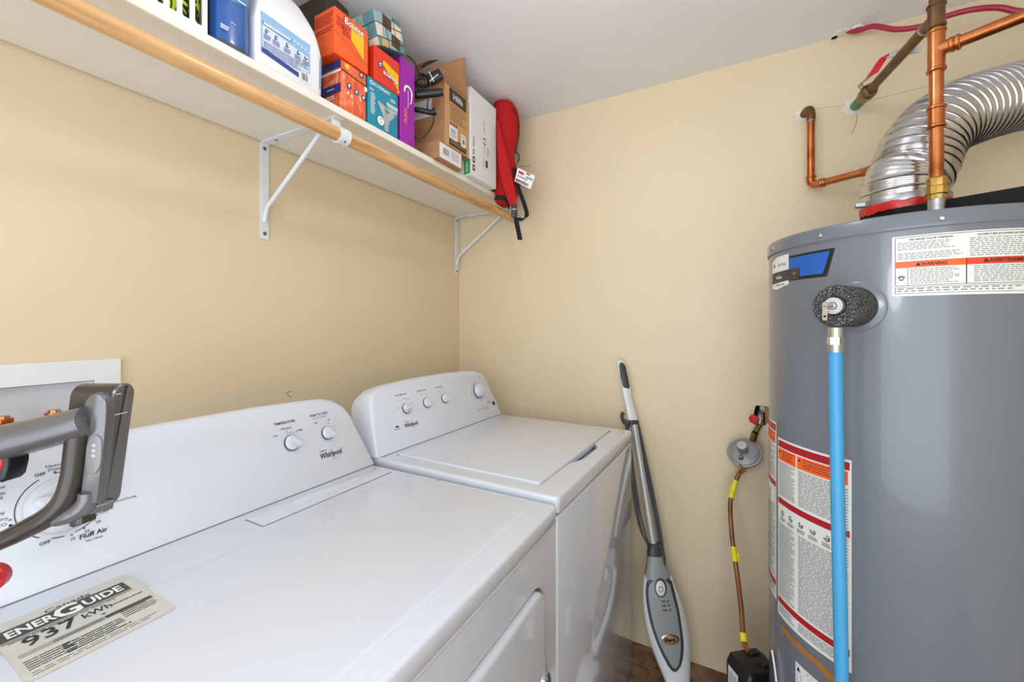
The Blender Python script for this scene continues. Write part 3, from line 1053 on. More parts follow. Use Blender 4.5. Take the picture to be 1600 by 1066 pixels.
def cband(g, a0, a1, lo_, hi, e, extra=()):
    xs = sorted(set([a0 + (a1 - a0) * i / 12 for i in range(13)] + [x for x in extra if a0 <= x <= a1]))
    return cpoly(g, [(x, interp(x, lo_), interp(x, hi)) for x in xs], e)


blackp = G()
cband(blackp, -151.5, -127.6, [(-151.5, 1.3815), (-131.5, 1.3815), (-131.0, 1.3815), (-127.6, 1.4375)], [(-151.5, 1.4375), (-127.6, 1.4375)], 0.0007, (-131.5, -131.0))
badge = flat('maker_badge', blackp, BLACKP, wh, label='black and blue maker badge with a white tab')
g = G()
cband(g, -151.3, -129.7, [(-151.3, 1.4085), (-144.6, 1.4085), (-144.3, 1.388), (-133.0, 1.3880), (-132.6, 1.3880), (-129.7, 1.4315)], [(-151.3, 1.4325), (-129.7, 1.4325)], 0.0011, (-144.6, -144.3, -133.0, -132.6))
flat('blue_panel', g, BLUEINK, badge)
g = G()
cband(g, -168.5, -151.6, [(-168.5, 1.4065), (-151.6, 1.4085)], [(-168.5, 1.4345), (-162.0, 1.4435), (-151.6, 1.4435)], 0.0011, (-162.0,))
flat('white_tab', g, LABELW, badge)
g = G()
cband(g, -168.5, -151.6, [(-168.5, 1.3690), (-162.0, 1.3655), (-151.6, 1.3745)], [(-168.5, 1.3800), (-151.6, 1.3835)], 0.0011, (-162.0,))
flat('white_tab', g, LABELW, badge)
g = G()
cband(g, -168.5, -144.7, [(-168.5, 1.3800), (-151.6, 1.3835), (-144.7, 1.3835)], [(-168.5, 1.4065), (-151.6, 1.4085), (-144.7, 1.4085)], 0.0012, (-151.6,))
flat('dark_band', g, DKBAND, badge)
g = G()
s_text(g, SB, 'John Wood', U2(-157.3), 1.4195, 0.0085, 0.034, e=0.0016)
flat('lettering', g, BLUEINK, badge)
g = G()
s_text(g, SB, 'ProLine', U2(-160.0), 1.3905, 0.0075, 0.024, e=0.0016, bold=0.02)
flat('lettering', g, WHITEINK, badge)
g = G()
s_text(g, SB, 'GENERAL WATER', U2(-159.0), 1.3745, 0.0032, 0.038, e=0.0016, bold=0.02)
s_arc(g, SB, U2(-165.6), 1.4235, 0.002, 0.0045, 0, 360, 0.0016, 10)
flat('lettering', g, INK, badge)
obj('cap_screw', G().lathe([(0, 0.004), (0.002, 0.0035), (0.003, 0)], C0(-147.3, 1.397, 0.001), Vector((math.cos(math.radians(-147.3)), math.sin(math.radians(-147.3)), 0)), 10), BRASS, wh)


# --- two tall instruction labels (lower left)
def tall_label(a0, a1, z0, z1, cols, seed, label):
    q = random.Random(seed)
    l = clabel('instruction_label', a0, a1, z0, z1, LABELW, 0.0006, label)
    SL = arc_surf(a0)
    W = math.radians(a1 - a0) * HR
    H = z1 - z0
    zz = lambda t: z1 - t * H       # t: fraction from the top
    for t0, t1 in ((0.012, 0.050), (0.335, 0.368), (0.895, 0.928)):
        flat('red_band', s_rect(G(), SL, 0.003, W - 0.003, zz(t1), zz(t0), 0.0010, 16), REDINK, l)
    for u0, u1 in ((0.004, W * cols - 0.003), (W * cols + 0.001, W - 0.006)):
        flat('orange_box', s_rect(G(), SL, u0, u1, zz(0.122), zz(0.057), 0.0010, 10), ORANGEINK, l)
    g = G()
    s_lines(g, SL, 0.020 if cols > 0.2 else 0.006, W * cols - 0.006, zz(0.066), zz(0.116), 4, q, 0.3, 0.1, 0.3, 0.0014)
    s_lines(g, SL, W * cols + 0.016, W - 0.010, zz(0.066), zz(0.116), 4, q, 0.3, 0.1, 0.3, 0.0014)
    c2 = W * cols
    for cu in (0.010, c2 + 0.008):
        s_poly(g, SL, [(cu - 0.004, zz(0.082)), (cu + 0.004, zz(0.082)), (cu, zz(0.066))], 0.0014)
    # pictograms
    for i in range(5):
        u = 0.022 + i * 0.029
        if u < W - 0.02:
            s_arc(g, SL, u, zz(0.415), 0.0042, 0.0062, 20 + 40 * i, 310 + 40 * i, 0.0011, 14)
            s_rect(g, SL, u - 0.003, u + 0.004, zz(0.419), zz(0.414), 0.0011)
            s_lines(g, SL, u - 0.010, u + 0.010, zz(0.440), zz(0.462), 3, q, 0.4, 0.2, 0.5, 0.0011)
    flat('lettering', g, INK, l)
    g = G()
    for u0, u1 in ((0.006, c2 - 0.006), (c2 + 0.004, W - 0.012)):
        s_lines(g, SL, u0, u1, zz(0.132), zz(0.322), 22, q, 0.48, 0.05, 0.18, 0.0010)
        s_lines(g, SL, u0, u1, zz(0.475), zz(0.885), 46, q, 0.48, 0.05, 0.2, 0.0010)
        s_lines(g, SL, u0, u1, zz(0.937), zz(0.985), 6, q, 0.48, 0.05, 0.2, 0.0010)
    s_lines(g, SL, W - 0.010, W - 0.005, zz(0.14), zz(0.98), 60, q, 0.35, 0.5, 1.0, 0.0010)
    flat('fine_print', g, INKG, l)
    return l


tall_label(-161.4, -121.4, 0.598, 1.0155, 0.38, 31, 'tall white instruction label with red bands, behind the blue pipe')
tall_label(-204.0, -163.2, 0.622, 1.047, 0.38, 32, 'tall white instruction label at the left edge of the tank')
g = G()
cband(g, -157.5, -124.5, [(-157.5, 0.570), (-149, 0.5655), (-135, 0.5640), (-124.5, 0.5450)], [(-157.5, 0.585), (-149, 0.583), (-135, 0.579), (-124.5, 0.568)], 0.0008, (-149, -135))
flat('packing_tape', g, BROWNTAPE, wh, label='strip of brown packing tape')
g = G()
cband(g, -147, -121.4, [(-147, 0.40), (-121.4, 0.40)], [(-147, 0.535), (-121.4, 0.535)], 0.0007)
sl = flat('small_label', g, LABELW, wh)
g = G()
SL = arc_surf(-147)
s_lines(g, SL, 0.004, 0.11, 0.529, 0.41, 20, rs, 0.4, 0.1, 0.3)
s_poly(g, SL, [(0.004, 0.518), (0.014, 0.518), (0.009, 0.529)], 0.0012)
flat('fine_print', g, INK, sl)

# --- relief valve with foam sleeve
av = math.radians(-120.6)
nv = Vector((math.cos(av), math.sin(av), 0))
pv = C0(-120.6, 1.3165, 0)
side = Vector((-math.sin(av), math.cos(av), 0))
obj('escutcheon', G().lathe([(-0.008, 0.050), (0.001, 0.050), (0.003, 0.047), (0.003, 0.02)], pv, nv, 40), HEATER, wh, smooth=40)
vl = obj('relief_valve', G().lathe([(0.0, 0.012), (0.078, 0.012), (0.079, 0.0165), (0.088, 0.0165), (0.090, 0.0150), (0.0902, 0.007), (0.097, 0.006), (0.098, 0.0)], pv, nv, 28), GALV, wh, smooth=40)
obj('foam_sleeve', G().lathe([(0.002, 0.020), (0.002, 0.0375), (0.006, 0.039), (0.076, 0.039), (0.081, 0.0365), (0.081, 0.018), (0.076, 0.0175)], pv, nv, 48, cap=False), FOAM, vl, smooth=30, label='speckled black foam sleeve')
g = G()
S4 = plane_surf(pv + nv * 0.0905, side, (0, 0, 1))
s_arc(g, S4, 0, 0, 0.0085, 0.0145, 0, 360, 0.0002, 30)
flat('rating_plate', g, LABELW, vl)
g = G()
for i in range(26):
    a = i * 360 / 26
    s_arc(g, S4, 0, 0, 0.0105, 0.0130, a, a + 6, 0.0005, 2)
flat('fine_print', g, REDINK, vl)
# lift lever: a strap with two holes hanging from the stem
Sl = plane_surf(pv + nv * 0.099, side, (0, 0, 1))
lev = G()
out = rrect(-0.0125, -0.0045, -0.027, 0.007, 0.0035, 4)
circ = lambda cu, cv, r: [(cu + r * math.cos(2 * PI * i / 12), cv + r * math.sin(2 * PI * i / 12)) for i in range(12)]
prism_holes(lev, out, [circ(-0.0085, -0.0195, 0.0024), circ(-0.0085, -0.001, 0.0024)], lambda a, b, d: Sl(a, b, d), 0.0, 0.0022)
obj('lift_lever', lev, CHROME, vl, smooth=30)
obj('lever_stem', G().tube([Sl(-0.010, 0.0, -0.002), Sl(0.004, 0.002, -0.002)], 0.0045, 10), GALV, vl)

# blue discharge pipe
bp = thing('discharge_pipe', 'bright blue plastic discharge pipe hanging down the front of the water heater', 'pipe', (1.40, -0.735, 0.05))
p0 = pv + nv * 0.064 - side * 0.006 + Vector((0, 0, -0.0525))
pts = [p0 + Vector((0, 0, -0.03)), P(1306.5, 640, 0.789), P(1309, 780, 0.785), P(1311.5, 900, 0.782), P(1315, 1066, 0.780)]
pts.append(pts[-1] + Vector((0.0, 0.0, -0.10)))
pts.append(Vector((pts[-1].x, pts[-1].y, 0.12)))
bpath = spline(pts, 6)
obj('pipe', G().tube(bpath, 0.0112, 20), BLUEPEX, bp, smooth=60)
obj('adapter', G().tube([p0 + Vector((0, 0, 0.012)), p0 + Vector((0, 0, -0.008))], 0.0115, 16).tube([p0 + Vector((0, 0, -0.006)), p0 + Vector((0, 0, -0.020))], 0.0132, 6), CHROME, bp, smooth=30)
obj('crimp_ring', G().tube([p0 + Vector((0, 0, -0.019)), p0 + Vector((0, 0, -0.034))], 0.0128, 20), GALV, bp, smooth=30)

# --- gas control valve
gcen = Vector((1.276, -0.352, 0))
ex = Vector((-0.81, -0.586, 0)).normalized()      # outward, towards the room
ey = Vector((0, 0, 1)).cross(ex)
mat4 = Matrix((ex, ey, Vector((0, 0, 1)))).transposed().to_4x4()
mat4.translation = gcen
g = G()
prof = [(-0.055, 0.14), (0.045, 0.14), (0.058, 0.16), (0.058, 0.303), (0.046, 0.326), (-0.035, 0.330), (-0.055, 0.315)]
lp = lambda yy, s: [mat4 @ Vector((a * s, yy, 0.235 + (b - 0.235) * s)) for a, b in prof]
g.stack([lp(-0.046, 0.90), lp(-0.041, 0.98), lp(-0.036, 1.0), lp(0.036, 1.0), lp(0.041, 0.98), lp(0.046, 0.90)])
gvo = obj('gas_control_valve', g, BLACKP, wh, smooth=25, label='black gas control valve low on the tank')
g = G()
for yy in (-0.033, 0.012):
    g.box(-0.03, 0.0, yy, yy + 0.02, 0.318, 0.335, 0.003, 1, mat4)
g.box(0.0, 0.02, -0.042, 0.042, 0.245, 0.30, 0.004, 1, mat4)
obj('moulding', g, BLACKP, gvo, smooth=25)
o4 = mat4 @ Vector((0.0588, -0.036, 0.165))
SG = plane_surf(o4, ey, (0, 0, 1))
g = G()
s_rect(g, SG, 0.006, 0.048, 0.020, 0.134, 0.0004)
gl = flat('rating_label', g, LABELW, gvo)
g = G()
s_lines(g, SG, 0.010, 0.044, 0.120, 0.070, 12, rs, 0.4, 0.15, 0.5)
s_lines(g, SG, 0.010, 0.044, 0.060, 0.03, 3, rs, 0.3, 0.3, 0.7)
flat('fine_print', g, INKG, gl)
obj('gas_knob', G().lathe([(0, 0.022), (0.012, 0.021), (0.016, 0.018), (0.016, 0)], mat4 @ Vector((-0.01, 0.052, 0.26)), ey, 20), BLACKP, gvo)

obj('igniter_wire', G().tube(spline([C0(-166, 0.490, 0.006), C0(-163, 0.468, 0.006), C0(-160.5, 0.435, 0.006), C0(-158, 0.385, 0.006), C0(-157, 0.33, 0.006)], 6), 0.0022, 8), LABELW, wh, smooth=60)

# ================================================================== vent duct
S0 = Vector((HX, HY, 1.50))
blk = thing('draft_hood', 'black steel draft hood lying on top of the grey water heater', 'vent hood', (HX, HY, 1.493))
g = G().lathe([(0, 0.083), (0.030, 0.083), (0.034, 0.078), (0.034, 0.0)], Vector((HX, HY, 1.4925)), (0, 0, 1), 40)
obj('collar_base', g, BLACKM, blk)
dv = Vector((0.90, -0.436, 0)).normalized()
nd = Vector((-dv.y, dv.x, 0))
g = G()
lp2 = []
for a, b in rrect(-0.02, 0.23, -0.088, 0.088, 0.03, 5):
    lp2.append(Vector((HX + 0.0, HY, 0)) + dv * a + nd * b)
g.stack([[p + Vector((0, 0, 1.492)) for p in lp2], [p + Vector((0, 0, 1.528)) for p in lp2], [p * 1.0 + Vector((0, 0, 1.532)) for p in lp2]])
obj('hood_plate', g, BLACKM, blk, smooth=30)
obj('duct_collar', G().lathe([(0, 0.0715), (0.018, 0.0715)], Vector((HX, HY, 1.526)), (0, 0, 1), 40), BLACKM, blk)
g = G()
q = random.Random(3)
l0, l1_ = [], []
for i in range(60):
    a = 2 * PI * i / 60
    l0.append(Vector((HX + 0.0755 * math.cos(a), HY + 0.0755 * math.sin(a), 1.5275 + 0.010 * (0.5 + 0.5 * math.cos(a - 2.9)) * 0.2 + q.uniform(0, 0.007))))
    l1_.append(Vector((HX + 0.0775 * math.cos(a), HY + 0.0775 * math.sin(a), 1.552 + q.uniform(-0.002, 0.004))))
lm = [Vector((p.x * 1, p.y * 1, (p.z + r.z) / 2)) + (Vector((p.x - HX, p.y - HY, 0)).normalized() * q.uniform(0.001, 0.004)) for p, r in zip(l0, l1_)]
g.stack([l0, lm, l1_], False, False)
seal = g

dk = thing('flexible_duct', 'ribbed aluminium flexible duct curving from the water heater top towards the right wall', 'duct', (HX, HY, 1.55))
ctr = [Vector((HX, HY, 1.545)), Vector((HX + 0.001, HY, 1.60)), P(1425, 268, 0.945) , P(1440, 228, 0.948), P(1470, 195, 0.95), P(1520, 172, 0.955), P(1575, 155, 0.96), P(1640, 140, 0.965)]
ctr.append(Vector((XR - 0.1, ctr[-1].y + 0.06, ctr[-1].z + 0.05)))
ctr.append(Vector((XR - 0.012, ctr[-1].y + 0.03, ctr[-1].z + 0.01)))
sp = spline(ctr, 40)
# resample evenly with a rib every 8.5 mm
ls = [0.0]
for a, b in zip(sp, sp[1:]):
    ls.append(ls[-1] + (b - a).length)
tot = ls[-1]
path, rad = [], []
step = 0.0011
s_ = 0.0
j = 0
while s_ < tot:
    while ls[j + 1] < s_:
        j += 1
    t = (s_ - ls[j]) / max(ls[j + 1] - ls[j], 1e-9)
    path.append(sp[j].lerp(sp[j + 1], t))
    ph = (s_ % 0.0165) / 0.0165
    r = 0.0752 + (0.0026 * math.sin(ph / 0.16 * PI) if ph < 0.16 else 0.0) + (0.0005 * math.sin((ph - 0.16) / 0.84 * 2 * PI * 4) if ph >= 0.16 else 0)
    rad.append(r if s_ > 0.022 else 0.0765)
    s_ += step
obj('ribbed_sleeve', G().tube(path, rad, 40, cap=False), FOIL, dk, smooth=60)
obj('red_sealant', seal, REDTAPE, dk, smooth=60)
obj('clamp_band', G().lathe([(0, 0.078), (0.012, 0.0785), (0.014, 0.0772)], Vector((HX, HY, 1.552)), (0, 0, 1), 40, cap=False).box(HX - 0.092, HX - 0.072, HY - 0.03, HY - 0.018, 1.553, 1.565, 0.002, 1), GALV, dk, smooth=40)

# ================================================================== copper plumbing
vp = P(1463, 150, 0.826)
VX, VY = vp.x, vp.y
cp = thing('copper_supply_pipe', 'vertical copper water pipe with a tee rising from the heater to the ceiling', 'pipe', (VX, VY, 1.49))
zq = lambda y: CAMZ + (HORIZON - y) / FPX * 0.826
obj('nipple', G().tube([(VX, VY, 1.4935), (VX, VY, zq(308))], 0.0135, 20), GALV, cp)
obj('brass_union', G().lathe([(0, 0.0150), (0.008, 0.0155), (0.010, 0.0170), (0.024, 0.0170), (0.026, 0.0155), (0.030, 0.0165), (0.040, 0.0165), (0.043, 0.0140)], Vector((VX, VY, zq(312))), (0, 0, 1), 12), BRASS, cp, smooth=20)
R_P = 0.0111
obj('riser', G().tube([(VX, VY, zq(280)), (VX, VY, zq(45))], R_P, 20), COPPER, cp, smooth=60)
obj('upper_riser', G().tube([(VX, VY, zq(45)), (VX, VY, zq(14)), (VX, VY, CZ + 0.01)], R_P, 20), OLDCOPPER, cp, smooth=60)


def bead(g, o, d, r):
    g.lathe([(-0.004, r), (-0.002, r + 0.0022), (0.002, r + 0.0022), (0.004, r)], o, d, 20, cap=False)


def coupling(z0, z1, name='coupling'):
    g = G().lathe([(0, 0.0112), (0.0005, 0.0132), (z1 - z0 - 0.0005, 0.0132), (z1 - z0, 0.0112)], Vector((VX, VY, z0)), (0, 0, 1), 20)
    bead(g, Vector((VX, VY, z0 + 0.004)), (0, 0, 1), 0.0128)
    bead(g, Vector((VX, VY, z1 - 0.004)), (0, 0, 1), 0.0128)
    return obj(name, g, COPPER, cp, smooth=40)


coupling(zq(201), zq(166))
coupling(zq(113), zq(47), 'tee_body')
coupling(zq(45), zq(6), 'upper_tee_body').data.materials[0] = OLDCOPPER
td = Vector((0.88, -0.475, 0.0)).normalized()
to = Vector((VX, VY, zq(79)))
g = G().tube([to, to + td * 0.034], 0.0128, 20)
bead(g, to + td * 0.030, td, 0.0128)
bead(g, to + td * 0.022, td, 0.0124)
obj('tee_outlet', g, COPPER, cp, smooth=40)
tl = (XR - VX) / td.x
obj('branch_pipe', G().tube([to + td * 0.03, to + td * (tl + 0.02)], R_P, 20), COPPER, cp, smooth=60)
# aged run from the tee to the wall with its ball valve and green sleeve
w0 = Vector((1.573, 0.012, 1.997))
t1 = Vector((VX, VY, zq(26)))
dd = (t1 - w0).normalized()
Lr = (t1 - w0).length
pt = lambda d: w0 + dd * d
obj('aged_run', G().tube([pt(0.10), pt(Lr)], R_P, 20), OLDCOPPER, cp, smooth=60)
obj('solder_ring', G().tube([pt(Lr - 0.055), pt(Lr - 0.05)], 0.0125, 18), GALV, cp)
obj('sleeve', G().tube([pt(-0.005), pt(0.105)], 0.0152, 20), GREENP, cp, smooth=40, label='green plastic pipe sleeve at the wall')
bvz = obj('ball_valve', G().lathe([(0, 0.0125), (0.003, 0.0175), (0.030, 0.0178), (0.036, 0.0205), (0.062, 0.0205), (0.068, 0.0165), (0.088, 0.0160), (0.091, 0.0115)], pt(0.095), dd, 24), OLDBRASS, cp, smooth=30)
# lever handle
nb = Vector((-0.55, 0.0, 0.83)).normalized()
nb = (nb - dd * nb.dot(dd)).normalized()
sb = dd.cross(nb)
base = pt(0.14)
obj('valve_stem', G().tube([base, base + nb * 0.034], 0.006, 10), GALV, bvz)
lb_ = base + nb * 0.034
lv = [lb_ - dd * 0.004, P(1364, 115, 1.040), P(1383, 88, 1.02), P(1390, 85, 1.01), P(1441, 76, 0.975)]
wl_ = Vector((0.0105, 0, 0.004))
obj('lever_plate', G().ribbon(lv, [wl_ * 0.8] * 2 + [wl_ * 0.8, Vector((0.003, 0, 0.0075)), Vector((0.003, 0, 0.0075))], 0.0025), CHROME, bvz)
obj('lever_grip', G().ribbon([P(1362, 118, 1.0405), P(1368, 109, 1.034), P(1377, 95, 1.026), P(1384, 86, 1.02)], wl_, 0.008), REDP, bvz, label='red valve lever')

# second, shorter copper line with two elbows on the far wall
ce = thing('copper_elbow_pipe', 'short copper pipe with two elbows running down the far wall to the duct', 'pipe', (1.45, -0.05, 1.74))
ex_, ey_ = 1.4475, -0.048
zt_, zb_ = 1.992, 1.742
wall_p = Vector((1.4345, 0.005, 2.0))
obj('top_elbow', G().tube(spline([wall_p, Vector((1.438, -0.022, 2.0)), Vector((1.4445, -0.042, 1.994)), Vector((ex_, ey_, 1.975)), Vector((ex_, ey_, 1.957))], 5), 0.0128, 18), OLDCOPPER, ce, smooth=50)
obj('drop_pipe', G().tube([(ex_, ey_, 1.965), (ex_, ey_, zb_ + 0.02)], R_P, 18), COPPER, ce, smooth=60)
obj('solder_ring', G().tube([(ex_, ey_, 1.955), (ex_, ey_, 1.952)], 0.0132, 18), GALV, ce)
de = Vector((0.85, -0.527, 0.0)).normalized()
c0 = Vector((ex_, ey_, zb_))
g = G().tube(spline([c0 + Vector((0, 0, 0.030)), c0 + Vector((0, 0, 0.014)), c0 + de * 0.006 + Vector((0, 0, 0.003)), c0 + de * 0.018 - Vector((0, 0, 0.001)), c0 + de * 0.034 - Vector((0, 0, 0.001))], 5), 0.0126, 18)
bead(g, c0 + Vector((0, 0, 0.028)), (0, 0, 1), 0.0126)
bead(g, c0 + de * 0.031 - Vector((0, 0, 0.001)), de, 0.0126)
bead(g, c0 + de * 0.038 - Vector((0, 0, 0.001)), de, 0.0118)
obj('bottom_elbow', g, COPPER, ce, smooth=50)
e1 = c0 + de * 0.155 - Vector((0, 0, 0.001))
obj('side_pipe', G().tube([c0 + de * 0.03 - Vector((0, 0, 0.001)), e1], R_P, 18), COPPER, ce, smooth=60)
g = G().lathe([(0, 0.0118), (0.001, 0.0132), (0.018, 0.0132), (0.021, 0.0152), (0.026, 0.0152)], e1 - de * 0.022, de, 18)
obj('end_fitting', g, COPPER, ce, smooth=40)
e2 = e1 + de * 0.05
obj('drop_to_heater', G().tube(spline([e1, e2, e2 + de * 0.02 + Vector((0, 0, -0.02)), Vector((e2.x + de.x * 0.022, e2.y + de.y * 0.022, 1.485))], 6), R_P, 16), COPPER, ce, smooth=60)

# red PEX tube from the ceiling edge
px = thing('red_pex_tube', 'thin dark red plastic water tube arching along the ceiling edge', 'pipe', (1.53, -0.02, CZ))
ppts = [Vector((1.548, -0.018, CZ + 0.004)), at(1340, 43, 1, -0.030), at(1365, 41, 1, -0.05), at(1400, 46, 1, -0.07), at(1440, 41, 1, -0.09), at(1480, 25, 1, -0.10), at(1520, 15, 1, -0.11), at(1560, 12, 1, -0.11), at(1600, 18, 1, -0.11), at(1660, 34, 1, -0.11)]
ppts[-1].z = ppts[-2].z
ppts.append(Vector((XR - 0.003, -0.06, ppts[-1].z)))
for p in ppts[1:]:
    p.z = min(p.z, CZ - 0.012)
obj('tube', G().tube(spline(ppts, 8), 0.0075, 14), PEX, px, smooth=60)
g = ragged(1.538, -0.022, 0.010, 0.024, lambda a, b, d: (a, b, CZ - d), seed=8)
obj('torn_plaster', g.add(*(lambda t: (t.v, t.f))(ragged(1.518, -0.010, 0.004, 0.014, lambda a, b, d: (a, b, CZ - d), seed=9))), PLASTER, px)
obj('torn_plaster', ragged(1.572, -0.030, 0.004, 0.014, lambda a, b, d: (a, b, CZ - d), th=0.005, seed=12), PLASTER, px)
obj('hole_shade_patch', ragged(1.516, -0.010, 0.004, 0.009, lambda a, b, d: (a, b, CZ - 0.003 - d), th=0.001, seed=14), DARK, px)  # flat dark patch, painting in the shade of a small hole

# ================================================================== gas regulator on the far wall
gr = thing('gas_regulator', 'round grey gas regulator with a red shutoff handle hanging by the wall hole', 'gas regulator', (1.256, -0.06, 0.85))
rc = at(1163, 707, 1, -0.075)
an = Vector((-0.12, -0.70, 0.62)).normalized()
obj('housing', G().lathe([(-0.030, 0.016), (-0.022, 0.030), (-0.012, 0.048), (-0.010, 0.0535), (-0.003, 0.0545), (-0.001, 0.053), (0.0, 0.0470), (0.003, 0.0460), (0.006, 0.040), (0.008, 0.020), (0.008, 0.0)], rc, an, 40), CASTAL, gr, smooth=35)
upv = (Vector((0, 0, 1)) - an * an.z).normalized()
rtv = upv.cross(an)
capo = rc + upv * 0.006 - rtv * 0.004
obj('spring_cap', G().lathe([(0.004, 0.019), (0.008, 0.0185), (0.034, 0.0160), (0.036, 0.0145), (0.036, 0)], capo, an, 28), CASTAL, gr, smooth=35)
obj('cap_plug', G().lathe([(0.036, 0.0150), (0.0385, 0.0145), (0.0387, 0)], capo, an, 28), GALV, gr)
obj('vent_plug', G().lathe([(0.003, 0.008), (0.012, 0.0075), (0.014, 0.006), (0.018, 0.006), (0.019, 0)], rc - upv * 0.026 - rtv * 0.006, an, 8), OLDBRASS, gr, smooth=20)
inl = at(1180, 676, 1, -0.045)
wallp = Vector((1.308, 0.03, 0.968))
obj('inlet_fitting', G().tube([rc + upv * 0.046 + rtv * 0.018 - an * 0.012, inl], 0.011, 8).tube([inl + (inl - rc) * 0.02, inl + (inl - rc) * 0.42], 0.0095, 12), OLDBRASS, gr, smooth=25)
el = inl + (inl - rc) * 0.40
obj('supply_nipple', G().tube(spline([el, Vector((1.306, -0.028, 0.955)), Vector((1.307, 0.0, 0.966)), wallp], 5), 0.0085, 12), GALV, gr, smooth=50)
obj('shutoff_handle', G().lathe([(0, 0.006), (0.008, 0.015), (0.016, 0.0165), (0.020, 0.014), (0.021, 0)], at(1180, 655, 1, -0.035), Vector((-0.35, -0.9, 0.15)), 8), REDP, gr, smooth=25)
ob_ = rc - upv * 0.048 - an * 0.012
oo = at(1157, 737, 1, -0.075)
dirn = (oo - ob_).normalized()
obj('outlet_fitting', G().tube([ob_ - dirn * 0.01, ob_ + dirn * 0.016], 0.016, 6).tube([ob_ + dirn * 0.014, ob_ + dirn * 0.030], 0.0115, 6).tube([ob_ + dirn * 0.03, ob_ + dirn * 0.038], 0.008, 10), BRASS, gr, smooth=20)

gl_ = thing('gas_line', 'thin brown gas tube with yellow tape running down to the black valve', 'gas line', (1.248, -0.2, 0.33))
gpts = [ob_ + dirn * 0.030, at(1154, 742, 1, -0.085), at(1146, 762, 1, -0.095), at(1141, 790, 1, -0.11), at(1144, 840, 1, -0.15), at(1152, 900, 1, -0.20), at(1158, 950, 1, -0.25), at(1162, 1000, 1, -0.30), Vector((1.262, -0.330, 0.332))]
gsp = spline(gpts, 8)
obj('tube', G().tube(gsp, 0.0075, 12), GASLINE, gl_, smooth=60)


def near(py):
    best = min(range(len(gsp)), key=lambda i: abs((HORIZON - (gsp[i].z - CAMZ) / ((-(gsp[i].x - CAMX) * math.sin(YAW)) + (gsp[i].y - CAMY) * math.cos(YAW)) * FPX) - py))
    return best


for a, b, r in ((750, 776, 0.0092), (855, 878, 0.0095), (989, 1003, 0.0100)):
    i, k = near(a), near(b)
    i, k = min(i, k), max(i, k)
    if k - i < 1:
        k = i + 1
    obj('yellow_tape', G().tube(gsp[i:k + 1], r, 12), YELLOW, gl_, smooth=50)
i = near(768)
tp = gsp[i]
obj('paper_tag', G().ribbon([tp + Vector((-0.002, 0.006, 0.018)), tp + Vector((-0.008, 0.006, -0.012))], Vector((-0.010, 0.004, 0.002)), 0.0012), MANILA, gl_, smooth=0)
obj('tape_flap', G().ribbon([gsp[near(866)] + Vector((0.007, 0, 0.013)), gsp[near(866)] + Vector((0.010, -0.001, -0.012))], Vector((0.006, -0.002, 0.002)), 0.0012), YELLOW, gl_, smooth=0)

# ================================================================== things on the shelf
ST = SZ1 + 0.0004
KRAFT = M('kraft_cardboard', (176, 128, 88), 0.8, var=0.05, scale=40)
KRAFTL = M('light_kraft_cardboard', (198, 154, 104), 0.75, var=0.04, scale=30)
KRAFTD = M('kraft_inside', (132, 92, 58), 0.85, var=0.08, scale=30)
CARDW = M('white_cardboard', (232, 232, 236), 0.55, var=0.02)
CARDG = M('grey_cardboard_inside', (170, 171, 174), 0.8, var=0.05)
BAND = M('dark_brown_band', (66, 52, 42), 0.6)
ORG = M('orange_carton', (243, 92, 24), 0.4, coat=0.3, var=0.06, scale=12)
ORGRED = M('red_orange_carton', (226, 52, 20), 0.4, coat=0.3, var=0.05)
YELP = M('yellow_print', (250, 196, 20), 0.4, var=0.1, scale=20)
MAG = M('dark_red_print', (168, 22, 48), 0.45)
FILM = ramp_mat('orange_shrink_film', [(0.3, (206, 66, 22)), (0.5, (236, 98, 42)), (0.62, (242, 128, 84)), (0.72, (250, 214, 196))], 26, 0.2, (1, 1.6, 0.7), detail=6, bump=0.9, coat=0.8, distort=1.5)
NAVYP = M('navy_print', (44, 54, 128), 0.4, var=0.2, scale=50)
TEAL = M('teal_carton', (16, 138, 166), 0.45, coat=0.2)
LILAC = M('purple_carton', (158, 14, 166), 0.4, coat=0.3, var=0.05)
PINKP = M('pink_orange_print', (238, 128, 112), 0.5)
GREENL = M('green_label', (44, 150, 66), 0.5)
JUGW = M('white_jug_plastic', (235, 237, 240), 0.3, coat=0.2)
LBLUE = M('light_blue_label', (142, 182, 222), 0.45, var=0.06, scale=20)
PALEB = M('pale_blue_label', (206, 220, 238), 0.45)
NAVY = M('deep_blue_print', (26, 60, 138), 0.45)
BOTB = M('blue_bottle_plastic', (20, 84, 164), 0.22, coat=0.6, var=0.08, scale=16)
BOTD = M('bottle_base_grey', (66, 78, 92), 0.4)
BASKW = M('white_basket_plastic', (238, 240, 242), 0.4)
REDF = ramp_mat('red_fabric', [(0.3, (176, 6, 10)), (0.7, (190, 8, 12))], 220, 0.85, detail=3, bump=0.3)
WEB = M('black_webbing', (14, 14, 15), 0.85, var=0.1, scale=200, bump=0.4, bscale=400)
NEON = ramp_mat('neon_print_fabric', [(0.0, (206, 226, 30)), (0.52, (206, 226, 30)), (0.545, (18, 20, 14)), (0.66, (18, 20, 14)), (0.69, (214, 232, 40))], 26, 0.8, detail=1, distort=1.2)
GREYP = M('bulb_silver_print', (176, 180, 184), 0.4, var=0.15, scale=40)
DARKBR = M('dark_brown_carton', (58, 44, 34), 0.6)


